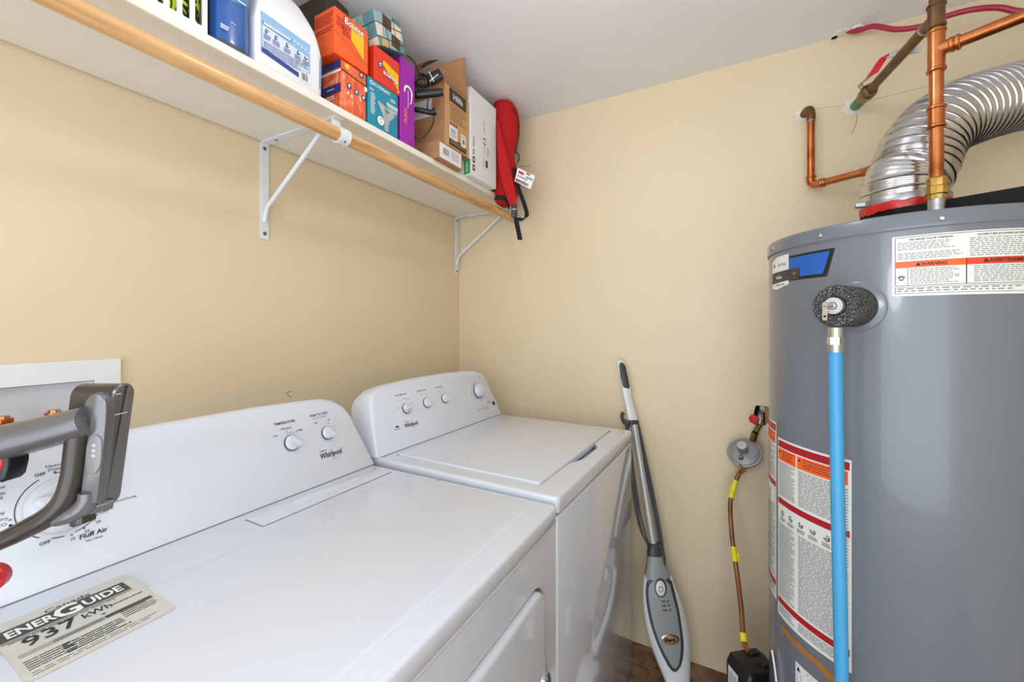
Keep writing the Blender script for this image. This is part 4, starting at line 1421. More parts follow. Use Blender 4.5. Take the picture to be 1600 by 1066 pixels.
def mosaic(name):
    """printed squares: random colour per cell with dark lines between"""
    m = bpy.data.materials.new(name)
    m.use_nodes = True
    nt = m.node_tree
    b = nt.nodes['Principled BSDF']
    b.inputs['Roughness'].default_value = 0.35
    tc = nt.nodes.new('ShaderNodeTexCoord')
    oi = nt.nodes.new('ShaderNodeMapping')
    oi.inputs['Scale'].default_value = (28, 28, 28)
    oi.inputs['Location'].default_value = (0.37, 0.4, 0.3)
    nt.links.new(tc.outputs['Object'], oi.inputs['Vector'])
    fl = nt.nodes.new('ShaderNodeVectorMath')
    fl.operation = 'FLOOR'
    nt.links.new(oi.outputs['Vector'], fl.inputs[0])
    wn = nt.nodes.new('ShaderNodeTexWhiteNoise')
    nt.links.new(fl.outputs[0], wn.inputs['Vector'])
    r = nt.nodes.new('ShaderNodeValToRGB')
    r.color_ramp.interpolation = 'CONSTANT'
    cols = [(96, 138, 150), (150, 176, 176), (206, 170, 108), (86, 62, 44), (70, 132, 128), (186, 204, 196), (124, 140, 110), (222, 214, 196)]
    els = r.color_ramp.elements
    while len(els) < len(cols):
        els.new(0.5)
    for i, (e, c) in enumerate(zip(els, cols)):
        e.position = i / len(cols)
        e.color = rgb(c)
    nt.links.new(wn.outputs['Value'], r.inputs['Fac'])
    nt.links.new(r.outputs['Color'], b.inputs['Base Color'])
    return m


def carton(name, label, cat, x0, x1, y0, y1, z0, z1, mat, bev=0.0012, group=None, part='carton'):
    t = thing(name, label, cat, ((x0 + x1) / 2, (y0 + y1) / 2, z0), group=group)
    c = obj(part, G().box(x0, x1, y0, y1, z0, z1, bev, 1), mat, t, smooth=0)
    SF = plane_surf((x1, y0, z0), (0, 1, 0), (0, 0, 1))          # front, towards the room
    SS = plane_surf((x0, y0, z0), (1, 0, 0), (0, 0, 1))          # end facing along the shelf towards the camera
    return t, c, SF, SS


rs = random.Random(77)
# ---- white slotted basket with neon cloth
bk = thing('slotted_basket', 'white slotted plastic basket at the left end, holding neon yellow cloth', 'basket', (0.2, -1.40, ST))
bx0, bx1, by0, by1, bz1 = 0.07, 0.325, -1.56, -1.286, ST + 0.17
g = G()
slots = []
yy = by1 - 0.0115
while yy - 0.0125 > by0 + 0.01:
    slots.append(rrect(yy - 0.0125, yy, ST + 0.0165, bz1 - 0.03, 0.003, 2))
    yy -= 0.0205
prism_holes(g, rrect(by0, by1, ST, bz1, 0.006, 3), slots, lambda a, b, d: (d, a, b), bx1 - 0.004, bx1)
obj('front_wall', g, BASKW, bk, smooth=30)
obj('back_wall', G().box(bx0, bx0 + 0.003, by0, by1, ST, bz1, 0.001, 1), BASKW, bk)
g = G()
slots = [rrect(bx0 + 0.02 + k * 0.0226, bx0 + 0.0366 + k * 0.0226, ST + 0.030, bz1 - 0.03, 0.003, 2) for k in range(9)]
prism_holes(g, rrect(bx0, bx1, ST, bz1, 0.006, 3), slots, lambda a, b, d: (a, d, b), by1, by1 - 0.003)
obj('end_wall', g, BASKW, bk, smooth=30)
obj('end_wall', G().box(bx0, bx1, by0, by0 + 0.003, ST, bz1, 0.001, 1), BASKW, bk)
obj('base', G().box(bx0, bx1, by0, by1, ST, ST + 0.004, 0.001, 1), BASKW, bk)
obj('rim', G().box(bx1 - 0.006, bx1 + 0.004, by0 - 0.004, by1 + 0.004, bz1 - 0.008, bz1 + 0.004, 0.002, 1).box(bx0 - 0.004, bx1 + 0.004, by1 - 0.004, by1 + 0.004, bz1 - 0.008, bz1 + 0.004, 0.002, 1), BASKW, bk)
g = G()
q = random.Random(2)
loops = []
for k in range(9):
    z = ST + 0.006 + 0.150 * k / 8
    s = 1.0 if k < 7 else 0.93 - 0.12 * (k - 7)
    lp = []
    for a, b in rrect(-0.121 * s, 0.121 * s, -0.131 * s, 0.131 * s, 0.012, 6):
        lp.append(((bx0 + bx1) / 2 - 0.002 + a * (0.985 + 0.012 * math.sin(9 * b + k)), (by0 + by1) / 2 + b * (0.985 + 0.012 * math.sin(31 * a + k * 1.3)), z))
    loops.append(lp)
cl = obj('folded_cloth', g.stack(loops), NEON, smooth=60)
tag(cl, 'neon yellow cloth with black print stuffed in the white slotted basket', 'cloth')

# ---- blue bottle
bt = thing('blue_bottle', 'glossy blue plastic bottle between the white basket and the white jug', 'bottle', (0.286, -1.239, ST))


def ell(cx_, cy_, ax, ay, z, n=36, pw=2.6):
    out = []
    for i in range(n):
        a = 2 * PI * i / n
        c, s = math.cos(a), math.sin(a)
        out.append((cx_ + ax * math.copysign(abs(c) ** (2 / pw), c), cy_ + ay * math.copysign(abs(s) ** (2 / pw), s), z))
    return out


obj('body', G().stack([ell(0.286, -1.240, 0.043 * s, 0.0405 * s, ST + z) for z, s in ((0.014, 0.99), (0.02, 1.0), (0.06, 1.0), (0.10, 0.985), (0.15, 0.95), (0.19, 0.88), (0.215, 0.72), (0.225, 0.5))]), BOTB, bt, smooth=60)
obj('base', G().stack([ell(0.286, -1.240, 0.043 * s, 0.0405 * s, ST + z) for z, s in ((0.0, 0.93), (0.003, 0.97), (0.014, 0.99))]), BOTD, bt, smooth=50)
obj('cap', G().lathe([(0.225, 0.020), (0.26, 0.019), (0.262, 0.017), (0.262, 0)], (0.286, -1.240, ST), (0, 0, 1), 24), BOTD, bt)


def patch(lo_ang, hi_ang, z0, z1, n=14, e=0.0007, zt=None):
    """label wrapped on the bottle body"""
    g = G()
    rows = []
    sc = lambda z: interp(z, [(0.014, 0.99), (0.02, 1.0), (0.06, 1.0), (0.10, 0.985), (0.15, 0.95), (0.19, 0.88)])
    for k in range(8):
        row = []
        for i in range(n + 1):
            a = math.radians(lo_ang + (hi_ang - lo_ang) * i / n)
            t = i / n
            zl = z0 + (zt(t) if zt else 0)
            z = zl + (z1 - zl) * k / 7
            s = sc(z)
            c, s_ = math.cos(a), math.sin(a)
            row.append((0.286 + (0.043 * s + e) * math.copysign(abs(c) ** (2 / 2.6), c), -1.240 + (0.0405 * s + e) * math.copysign(abs(s_) ** (2 / 2.6), s_), ST + z))
        rows.append(row)
    return g.stack(rows, False, False, closed=False)


SHADEB = M('bottle_label_blue', (70, 138, 196), 0.3, coat=0.5, var=0.1, scale=30)
lb = obj('front_label', patch(-75, 55, 0.092, 0.165, zt=lambda t: 0.035 * abs(t - 0.35)), SHADEB, bt)
obj('dark_label', patch(-62, 20, 0.112, 0.165, e=0.0012, zt=lambda t: 0.012 * abs(t - 0.5)), M('maroon_navy_label', (44, 24, 52), 0.4), lb)
obj('red_label_corner', patch(-70, -45, 0.106, 0.140, e=0.0015), REDP, lb)
SBt = plane_surf((0.3305, -1.279, ST), (0, 1, 0), (0, 0, 1))
g = G()
s_lines(g, SBt, 0.010, 0.045, 0.128, 0.118, 2, rs, 0.4, 0.1, 0.3)
s_lines(g, SBt, 0.012, 0.058, 0.108, 0.103, 1, rs, 0.5, 0.1, 0.3)
s_lines(g, SBt, 0.010, 0.026, 0.040, 0.030, 3, rs, 0.5, 0.3, 0.6)
s_text(g, SBt, '24 oz', 0.034, 0.052, 0.0032)
flat('label_print', g, WHITEINK, lb)

# ---- white jug
jg = thing('detergent_jug', 'big white detergent jug with a pale blue label beside the blue bottle', 'jug', (0.25, -1.115, ST))


def jsec(z):
    hw = interp(z, [(0.0, 0.080), (0.006, 0.084), (0.10, 0.085), (0.14, 0.077), (0.18, 0.062), (0.21, 0.046), (0.235, 0.030)])
    hd = interp(z, [(0.0, 0.078), (0.006, 0.082), (0.11, 0.083), (0.16, 0.074), (0.21, 0.05), (0.235, 0.030)])
    r = min(hw, hd) * 0.27
    return hw, hd, r


def jloop(z, e=0.0):
    hw, hd, r = jsec(z)
    return [(0.248 + b, -1.115 + a, ST + z) for a, b in rrect(-hw - e, hw + e, -hd - e, hd + e, [r, r, min(r, 0.010), r], 6)]


obj('body', G().stack([jloop(z) for z in (0.0, 0.003, 0.006, 0.05, 0.10, 0.12, 0.14, 0.16, 0.18, 0.195, 0.21, 0.225, 0.235)]), JUGW, jg, smooth=60)
obj('cap', G().lathe([(0.235, 0.026), (0.275, 0.025), (0.278, 0.022), (0.278, 0)], (0.248, -1.115, ST), (0, 0, 1), 28), LBLUE, jg)
SJ = plane_surf((0.3306, -1.20, ST), (0, 1, 0), (0, 0, 1))
g = G()
s_poly(g, SJ, [(0.010, 0.030), (0.128, 0.016), (0.128, 0.112), (0.010, 0.118)], 0.0003)
jl = flat('front_label', g, LBLUE, jg)
g = G()
s_poly(g, SJ, [(0.014, 0.040), (0.124, 0.027), (0.124, 0.080), (0.014, 0.090)], 0.0006)
flat('pale_panel', g, PALEB, jl)
g = G()
s_poly(g, SJ, [(0.012, 0.030), (0.098, 0.0195), (0.098, 0.030), (0.012, 0.041)], 0.0009)
flat('navy_band', g, NAVY, jl)
g = G()
s_rect(g, SJ, 0.099, 0.127, 0.016, 0.040, 0.0010)
flat('barcode_panel', g, WHITEINK, jl)
g = G()
barcode(g, SJ, 0.104, 0.123, 0.019, 0.036, rs, 0.0014)
flat('barcode', g, INK, jl)
g = G()
s_lines(g, SJ, 0.016, 0.122, 0.056, 0.034, 7, rs, 0.45, 0.04, 0.14, 0.0011)
for i, u in enumerate((0.020, 0.040, 0.066, 0.092, 0.112)):
    s_lines(g, SJ, u - 0.004, u + 0.012, 0.072 - i * 0.0012, 0.060 - i * 0.001, 4, rs, 0.5, 0.3, 0.6, 0.0011)
s_rect(g, SJ, 0.014, 0.080, 0.0905, 0.0985, 0.0008)
flat('fine_print', g, NAVY, jl)
g = G()
s_rect(g, SJ, 0.0155, 0.0785, 0.0915, 0.0975, 0.0011)
flat('caption_panel', g, PALEB, jl)
g = G()
for i, u in enumerate((0.021, 0.042, 0.068, 0.095, 0.114)):
    s_arc(g, SJ, u + 0.003, 0.080 - i * 0.0012, 0.002, 0.005, 30 * i, 250 + 30 * i, 0.0012, 12)
    s_rect(g, SJ, u - 0.002, u + 0.003, 0.074 - i * 0.0012, 0.079 - i * 0.0012, 0.0012)
flat('pictograms', g, INKG, jl)
g = G()
for i in range(5):
    s_arc(g, SJ, 0.088 + i * 0.009, 0.098 - i * 0.0016, 0.0008, 0.0022, 0, 360, 0.0010, 10)
flat('pictograms', g, WHITEINK, jl)
# strip of label wrapping the corner
g = G()
loops = []
for z in (0.022, 0.05, 0.08, 0.098):
    lp = jloop(z, 0.0005)
    loops.append(lp[8:13])
obj('corner_label', g.stack(loops, False, False, closed=False), LBLUE, jg)


# ---- orange multi-pack in film, orange box on top of it
def bounce(g1, g2, S, u, v, h, w, rot=0.0):
    s_text(g1, S, 'Bounce', u, v, h * 1.12, w * 1.06, e=0.0010, bold=0.06, rot=rot)
    s_text(g2, S, 'Bounce', u, v, h, w, e=0.0016, bold=0.02, rot=rot)


t, c, SF, SS = carton('film_wrapped_pack', 'orange film-wrapped carton pack standing under the other orange box', 'carton', 0.255, 0.330, -0.983, -0.897, ST, 1.975, FILM, 0.005)
g = G()
s_rect(g, SS, 0.0, 0.0745, 0.110, 0.130, 0.0008)
s_rect(g, SS, 0.0, 0.0745, 0.046, 0.070, 0.0008)
flat('navy_print', g, NAVYP, c)
g = G()
s_rect(g, SS, 0.0, 0.0748, 0.100, 0.106, 0.0010)
s_lines(g, SS, 0.012, 0.060, 0.042, 0.030, 2, rs, 0.5, 0.2, 0.5, 0.0010)
s_lines(g, SS, 0.022, 0.052, 0.060, 0.056, 1, rs, 0.6, 0.3, 0.5, 0.0012)
flat('white_print', g, WHITEINK, c)
g = G()
s_poly(g, SF, [(0.0, 0.1045), (0.086, 0.098), (0.086, 0.1005), (0.0, 0.107)], 0.0008)
flat('pack_split', g, DARK, c)
g = G()
for u, v in ((0.026, 0.073), (0.050, 0.068), (0.074, 0.064)):
    s_arc(g, SF, u, v, 0, 0.0075, 0, 360, 0.0010, 12)
s_arc(g, SF, 0.066, 0.122, 0, 0.008, 0, 360, 0.0010, 12)
flat('navy_print', g, NAVYP, c)
g = G()
for u, v in ((0.026, 0.073), (0.050, 0.068), (0.074, 0.064), (0.066, 0.122), (0.022, 0.052), (0.034, 0.049)):
    s_arc(g, SF, u, v, 0.0015, 0.0045, 20, 300, 0.0014, 10)
s_rect(g, SF, 0.076, 0.085, 0.085, 0.097, 0.0012)
flat('white_print', g, WHITEINK, c)
g = G()
s_arc(g, SF, 0.018, 0.120, 0, 0.007, 0, 360, 0.0010, 14)
flat('yellow_print', g, YELP, c)

t, c, SF, SS = carton('orange_carton', 'orange carton with an upright white name, on top of the film-wrapped pack', 'carton', 0.252, 0.330, -1.003, -0.893, 1.977, 2.096, ORG)
g = G()
s_poly(g, SF, [(0.052, 0.062), (0.094, 0.030), (0.094, 0.104), (0.052, 0.110)], 0.0007)
flat('yellow_panel', g, YELP, c)
g1, g2 = G(), G()
bounce(g1, g2, SF, 0.062, 0.093, 0.017, 0.062)
flat('name_outline', g1, MAG, c)
flat('name_lettering', g2, WHITEINK, c)
g = G()
s_lines(g, SF, 0.006, 0.030, 0.098, 0.072, 4, rs, 0.35, 0.2, 0.5, 0.0009)
s_lines(g, SF, 0.022, 0.050, 0.086, 0.058, 5, rs, 0.4, 0.2, 0.5, 0.0009)
s_poly(g, SF, [(0.002, 0.056), (0.108, 0.020), (0.108, 0.0208), (0.002, 0.0568)], 0.0009)
s_lines(g, SS, 0.004, 0.072, 0.106, 0.076, 5, rs, 0.35, 0.1, 0.4, 0.0009)
s_lines(g, SS, 0.004, 0.072, 0.070, 0.056, 2, rs, 0.35, 0.1, 0.4, 0.0009)
flat('fine_print', g, MAG, c)

# dark carton further back
t = thing('dark_carton', 'dark brown carton with a folded top, behind the upper orange box', 'carton', (0.1, -0.86, ST))
g = G()
prof = [(-0.96, ST), (-0.876, ST), (-0.8755, 2.150), (-0.884, 2.196), (-0.945, 2.204), (-0.96, 2.196)]
g.stack([[(0.06, a, b) for a, b in prof], [(0.238, a, b) for a, b in prof]])
obj('carton', g, DARKBR, t, smooth=0)

# teal bulb box with an upside-down orange box on it
t, c, SF, SS = carton('bulb_carton', 'teal light bulb carton with a printed bulb, under the upside-down orange box', 'carton', 0.2, 0.330, -0.893, -0.778, ST, 1.976, TEAL)
g = G()
s_text(g, SF, 'ECOSMART', 0.050, 0.118, 0.0085, 0.066, e=0.0009, bold=0.02)
s_arc(g, SF, 0.0115, 0.122, 0.003, 0.006, 40, 330, 0.0009, 14)
s_text(g, SF, '50w', 0.013, 0.101, 0.0065, e=0.0009, bold=0.02)
s_text(g, SF, 'LED', 0.094, 0.103, 0.0085, e=0.0009, bold=0.02)
s_lines(g, SF, 0.008, 0.026, 0.094, 0.034, 13, rs, 0.4, 0.3, 0.7, 0.0009)
s_rect(g, SF, 0.070, 0.113, 0.084, 0.094, 0.0009)
s_lines(g, SF, 0.074, 0.112, 0.080, 0.070, 2, rs, 0.45, 0.1, 0.3, 0.0009)
s_arc(g, SF, 0.046, 0.029, 0, 0.0125, 0, 360, 0.0012, 24)
flat('print_white', g, WHITEINK, c)
g = G()
s_poly(g, SF, [(0.058, 0.030), (0.078, 0.030), (0.080, 0.040), (0.102, 0.064), (0.100, 0.071), (0.036, 0.083), (0.034, 0.078), (0.056, 0.044)], 0.0010)
s_rect(g, SF, 0.060, 0.077, 0.008, 0.030, 0.0010)
bulb = flat('printed_bulb', g, GREYP, c)
g = G()
s_poly(g, SF, [(0.058, 0.0725), (0.078, 0.0685), (0.077, 0.062), (0.070, 0.058), (0.063, 0.062)], 0.0014)
for v in (0.012, 0.018, 0.024):
    s_rect(g, SF, 0.0605, 0.0765, v, v + 0.0014, 0.0014)
flat('bulb_shading_print', g, INKG, bulb)
g = G()
s_lines(g, SF, 0.073, 0.110, 0.0925, 0.0855, 2, rs, 0.45, 0.1, 0.3, 0.0012)
s_text(g, SF, '10', 0.046, 0.031, 0.006, e=0.0016, bold=0.02)
s_text(g, SF, 'yr', 0.046, 0.022, 0.005, e=0.0016, bold=0.02)
flat('print_teal', g, TEAL, c)

t, c, SF, SS = carton('orange_carton', 'small orange carton standing upside down on the teal bulb carton', 'carton', 0.2, 0.332, -0.872, -0.772, 1.9765, 2.075, ORGRED)
g = G()
s_poly(g, SF, [(0.030, 0.060), (0.094, 0.012), (0.094, 0.060), (0.034, 0.072)], 0.0007)
flat('yellow_panel', g, YELP, c)
g1, g2 = G(), G()
bounce(g1, g2, SF, 0.060, 0.041, 0.015, 0.056, PI)
flat('name_outline', g1, MAG, c)
flat('name_lettering', g2, WHITEINK, c)
g = G()
s_arc(g, SF, 0.022, 0.052, 0, 0.0085, 0, 360, 0.0010, 16)
flat('round_print', g, NAVYP, c)
g = G()
s_arc(g, SF, 0.022, 0.052, 0.003, 0.0055, 0, 300, 0.0014, 12)
s_lines(g, SF, 0.090, 0.097, 0.012, 0.004, 2, rs, 0.6, 0.5, 0.9, 0.0012)
flat('white_print', g, WHITEINK, c)

# patchwork gift box resting on the orange box and the purple one
t = thing('patchwork_box', 'small gift box printed with teal and tan squares, tilted near the ceiling', 'box', (0.28, -0.80, 2.078))
tilt = Matrix.Translation(Vector((0.275, -0.860, 2.0795))) @ Matrix.Rotation(math.radians(16), 4, 'X')
pb = obj('carton', G().box(-0.065, 0.065, 0.0, 0.108, 0.0, 0.088, 0.001, 1, tilt), mosaic('patchwork_print'), t, smooth=0)
g = G()
loc = lambda a, b, d: tilt @ Vector((a, b, d))
for k in range(1, 3):
    u = 0.108 * k / 3 + 0.004
    g.add([loc(0.0655, u - 0.0012, 0), loc(0.0655, u + 0.0012, 0), loc(0.0655, u + 0.0012, 0.088), loc(0.0655, u - 0.0012, 0.088)], [(0, 1, 2, 3)])
    g.add([loc(-0.065, u - 0.0012, -0.0005), loc(0.065, u - 0.0012, -0.0005), loc(0.065, u + 0.0012, -0.0005), loc(-0.065, u + 0.0012, -0.0005)], [(3, 2, 1, 0)])
for v in (0.022, 0.058):
    g.add([loc(0.0655, 0, v - 0.0012), loc(0.0655, 0.108, v - 0.0012), loc(0.0655, 0.108, v + 0.0012), loc(0.0655, 0, v + 0.0012)], [(0, 1, 2, 3)])
    g.add([loc(-0.065, -0.0005, v - 0.0012), loc(0.065, -0.0005, v - 0.0012), loc(0.065, -0.0005, v + 0.0012), loc(-0.065, -0.0005, v + 0.0012)], [(0, 1, 2, 3)])
for a in (-0.02, 0.024):
    g.add([loc(a - 0.0012, -0.0005, 0), loc(a + 0.0012, -0.0005, 0), loc(a + 0.0012, -0.0005, 0.088), loc(a - 0.0012, -0.0005, 0.088)], [(0, 1, 2, 3)])
flat('printed_lines', g, DARKBR, pb)['kind'] = 'stuff'

# purple box
t, c, SF, SS = carton('purple_carton', 'tall narrow purple carton with a white hook-shaped mark', 'carton', 0.16, 0.330, -0.767, -0.703, ST, 2.104, LILAC)
g = G()
s_arc(g, SF, 0.034, 0.168, 0.013, 0.0195, -8, 200, 0.0009, 24)
s_poly(g, SF, [(0.0465, 0.166), (0.0535, 0.166), (0.050, 0.142), (0.045, 0.134), (0.040, 0.133), (0.045, 0.140), (0.0465, 0.150)], 0.0009)
s_rect(g, SF, 0.0325, 0.0345, 0.118, 0.172, 0.0010)
flat('hook_mark', g, WHITEINK, c)
g = G()
s_text(g, SF, 'CRUNCH', 0.028, 0.088, 0.0125, 0.048, e=0.0010, rot=PI / 2, bold=0.04)
flat('name_lettering', g, PINKP, c)

# small brown box with white label
t, c, SF, SS = carton('brown_carton', 'flat brown carton with a white barcode label, bottom of the cardboard stack', 'carton', 0.15, 0.360, -0.622, -0.486, ST, 1.899, KRAFT)
g = G()
s_rect(g, SF, 0.006, 0.131, 0.004, 0.054, 0.0006)
wl = flat('white_label', g, CARDW, c)
g = G()
barcode(g, SF, 0.026, 0.060, 0.020, 0.042, rs, 0.0010)
s_lines(g, SF, 0.070, 0.118, 0.046, 0.014, 6, rs, 0.3, 0.1, 0.3, 0.0010)
flat('label_print', g, INKG, wl)

# open brown box
t, c, SF, SS = carton('brown_carton', 'open brown carton with a dark printed band, standing on the flat carton', 'carton', 0.16, 0.360, -0.588, -0.443, 1.8995, 2.106, KRAFT)
g = G()
s_rect(g, SF, 0.0, 0.145, 0.0, 0.2065, 0.0004)
fp = flat('front_face', g, KRAFTL, c)
g = G()
s_rect(g, SF, 0.026, 0.128, 0.158, 0.205, 0.0008)
flat('dark_band', g, BAND, fp)
g = G()
s_rect(g, SF, 0.026, 0.128, 0.006, 0.034, 0.0008)
flat('dark_band', g, BAND, fp)
g = G()
s_text(g, SF, 'Hilife', 0.077, 0.172, 0.020, 0.058, e=0.0012, bold=0.03)
flat('name_lettering', g, STICKER, fp)
g = G()
s_lines(g, SF, 0.030, 0.124, 0.150, 0.092, 11, rs, 0.3, 0.06, 0.2, 0.0008)
for u in (0.032, 0.048, 0.062):
    s_rect(g, SF, u, u + 0.008, 0.078, 0.087, 0.0008)
flat('fine_print', g, BAND, fp)
g = G()
s_rect(g, SF, 0.026, 0.072, 0.030, 0.076, 0.0012)
w1 = flat('white_sticker', g, CARDW, fp)
g = G()
s_rect(g, SF, 0.094, 0.125, 0.026, 0.070, 0.0012)
w2 = flat('white_sticker', g, CARDW, fp)
g = G()
barcode(g, SF, 0.034, 0.064, 0.052, 0.066, rs, 0.0016)
s_lines(g, SF, 0.032, 0.066, 0.048, 0.036, 3, rs, 0.4, 0.3, 0.6, 0.0016)
flat('label_print', g, INKG, w1)
g = G()
s_rect(g, SF, 0.103, 0.117, 0.036, 0.052, 0.0016)
s_lines(g, SF, 0.099, 0.121, 0.065, 0.056, 2, rs, 0.4, 0.3, 0.6, 0.0016)
flat('label_print', g, INKG, w2)
g = G()
s_lines(g, SF, 0.034, 0.120, 0.026, 0.012, 2, rs, 0.3, 0.1, 0.3, 0.0012)
flat('fine_print', g, KRAFTL, fp)
g = G()
s_rect(g, SS, 0.06, 0.145, 0.105, 0.168, 0.0008)
flat('white_sheet', g, CARDW, c)


def plate(pts, th):
    """thin card through four or more corner points"""
    p = [Vector(a) for a in pts]
    n = (p[1] - p[0]).cross(p[-1] - p[0]).normalized() * th / 2
    return G().stack([[a - n for a in p], [a + n for a in p]])


obj('top_flap', plate([(0.357, -0.446, 2.107), (0.20, -0.446, 2.107), (0.265, -0.560, 2.196), (0.398, -0.524, 2.216)], 0.0025), KRAFT, t, smooth=0)
obj('top_flap', plate([(0.355, -0.586, 2.107), (0.355, -0.446, 2.107), (0.318, -0.448, 2.118), (0.318, -0.584, 2.110)], 0.002), KRAFTD, t, smooth=0)
cpts = spline([Vector((0.215, -0.583, 2.10)), Vector((0.225, -0.612, 2.150)), Vector((0.24, -0.600, 2.186)), Vector((0.27, -0.565, 2.204))], 5)
obj('curled_flap', G().ribbon(cpts, Vector((0.045, 0.004, 0.008)), 0.0022), KRAFTD, t, smooth=50)

# white box with grey flaps
t, c, SF, SS = carton('white_carton', 'large plain white carton with small print, leaning out beside the red backpack', 'carton', 0.13, 0.364, -0.4375, -0.250, ST, 2.170, CARDW, 0.0015)
g = G()
s_rect(g, SS, 0.205, 0.2335, 0.004, 0.060, 0.0006)
gb = flat('green_label', g, GREENL, c)
g = G()
s_text(g, SS, 'GREEN', 0.222, 0.031, 0.0085, 0.04, e=0.0010, rot=PI / 2)
flat('label_lettering', g, WHITEINK, gb)
g = G()
for v in (0.022, 0.052):
    s_rect(g, SF, 0.014, 0.030, v, v + 0.022, 0.0007)
s_text(g, SF, '50', 0.026, 0.092, 0.010, 0.02, e=0.0007, rot=PI / 2, bold=0.02)
s_lines(g, SF, 0.018, 0.026, 0.150, 0.110, 6, rs, 0.5, 0.4, 0.8, 0.0007)
s_arc(g, SF, 0.098, 0.160, 0.009, 0.013, 30, 150, 0.0007, 10)
s_arc(g, SF, 0.098, 0.160, 0.009, 0.013, 200, 320, 0.0007, 10)
s_rect(g, SF, 0.106, 0.120, 0.062, 0.090, 0.0007)
flat('black_print', g, INK, c)
g = G()
for v in (0.026, 0.056):
    s_arc(g, SF, 0.022, v + 0.007, 0.002, 0.005, 0, 360, 0.0011, 10)
flat('white_print', g, CARDW, c)
g = G()
s_lines(g, SF, 0.090, 0.100, 0.236, 0.190, 10, rs, 0.4, 0.4, 0.9, 0.0007)
s_lines(g, SF, 0.092, 0.100, 0.145, 0.110, 6, rs, 0.4, 0.4, 0.9, 0.0007)
s_lines(g, SF, 0.112, 0.134, 0.140, 0.106, 5, rs, 0.4, 0.4, 0.9, 0.0007)
s_lines(g, SF, 0.088, 0.098, 0.092, 0.058, 5, rs, 0.4, 0.4, 0.9, 0.0007)
s_lines(g, SF, 0.150, 0.154, 0.125, 0.105, 3, rs, 0.4, 0.4, 0.9, 0.0007)
flat('fine_print', g, INKL, c)
obj('top_flap', plate([(0.290, -0.252, 2.170), (0.14, -0.252, 2.170), (0.15, -0.226, 2.216), (0.28, -0.226, 2.212)], 0.0025), CARDG, t, smooth=0)
obj('top_flap', plate([(0.14, -0.432, 2.171), (0.14, -0.255, 2.171), (0.175, -0.26, 2.222), (0.175, -0.43, 2.222)], 0.0025), CARDG, t, smooth=0)

# ---- black cords and adapter between purple box and brown cartons
sr = thing('corded_grips', 'two black cylindrical grips joined by a looped black cord beside the purple carton', 'cord', tuple(P(662, 160, 1.34)))
FC = 1.352
obj('grip', G().tube([P(641, 149, FC), P(650, 148.5, FC), P(686, 145, FC), P(692, 144, FC)], [0.011, 0.0125, 0.0125, 0.0105], 16), BLACKP, sr, smooth=50)
obj('grip', G().tube([P(647, 171, FC), P(655, 172, FC), P(674, 176, FC), P(681, 174, FC)], [0.0075, 0.0085, 0.0085, 0.0125], 14), BLACKP, sr, smooth=50)
obj('cord', G().tube(spline([P(678, 176, FC), P(676, 195, FC - 0.01), P(664, 212, FC - 0.02), P(652, 217, FC - 0.02), P(642, 205, FC - 0.02), P(640, 188, FC - 0.015), P(647, 171, FC)], 8), 0.0022, 8).tube(spline([P(672, 150, FC), P(668, 160, FC), P(668, 172, FC)], 6), 0.0022, 8), BLACKP, sr, smooth=60)
ad = thing('power_adapter', 'black power adapter with a white tie and tangled lead above the black grips', 'adapter', tuple(P(680, 122, 1.36)))
am = Matrix.Translation(P(681, 121, 1.352)) @ Matrix.Rotation(YAW, 4, 'Z') @ Matrix.Rotation(math.radians(28), 4, 'Y') @ Matrix.Rotation(math.radians(-30), 4, 'Y')
am = Matrix.Translation(P(680, 121, 1.352)) @ Matrix.Rotation(YAW, 4, 'Z') @ Matrix.Rotation(math.radians(-30), 4, 'Y')
obj('adapter_body', G().box(-0.024, 0.024, -0.012, 0.012, -0.0155, 0.0155, 0.004, 2, am), BLACKP, ad)
obj('white_tie', G().tube([am @ Vector((-0.012, -0.0135, -0.018)), am @ Vector((-0.010, -0.0135, 0.018))], 0.0013, 6).tube([am @ Vector((-0.024, -0.0135, -0.010)), am @ Vector((0.012, -0.0135, -0.004))], 0.0013, 6), WHITEINK, ad)
lead = []
for i in range(46):
    a = i * 0.72
    lead.append(P(660 + (11 + 3 * math.sin(i * 1.7)) * math.cos(a), 128 + (9 + 3 * math.cos(i * 2.3)) * math.sin(a) - (i - 22) * 0.12, 1.352 + 0.010 * math.sin(i * 0.9)))
obj('lead', G().tube(spline(lead, 3), 0.0022, 6).tube(spline([P(655, 126, 1.355), P(653, 112, 1.35), P(650, 102, 1.345), P(643, 92, 1.34), P(636, 87, 1.34)], 6), 0.002, 6), BLACKP, ad, smooth=60)

# ---- red backpack
rb = thing('red_backpack', 'red fabric backpack hanging over the shelf end in the far corner', 'backpack', (0.35, -0.16, ST))
Rv = Vector((math.cos(YAW), math.sin(YAW), 0))
Fv = Vector((-math.sin(YAW), math.cos(YAW), 0))
prof = [(163.5, 779, 797), (166, 771, 803), (172, 769, 808), (182, 768, 811), (196, 768, 812.5), (212, 768, 811.5), (228, 768, 807), (242, 768, 803.5), (252, 768, 804.5), (265, 768, 809), (278, 768, 813), (290, 768, 814), (301, 769, 812), (310, 771, 807), (318, 776, 800), (323, 783, 794)]
loops = []
q = random.Random(4)
FB = 1.775
for k, (py, l, r) in enumerate(prof):
    c = P((l + r) / 2, py, FB)
    hw = (r - l) / 2 / FPX * FB
    hd = min(0.055, hw * 1.15 + 0.004)
    lp = []
    for i in range(40):
        a = 2 * PI * i / 40
        wob = 1 + 0.018 * math.sin(5 * a + k * 0.8) * (0 if i in (0, 20) else 1)
        lp.append(c + Rv * hw * math.cos(a) * 1.0 + Fv * hd * math.sin(a) * wob)
    loops.append(lp)
obj('bag_body', G().stack(loops), REDF, rb, smooth=80)
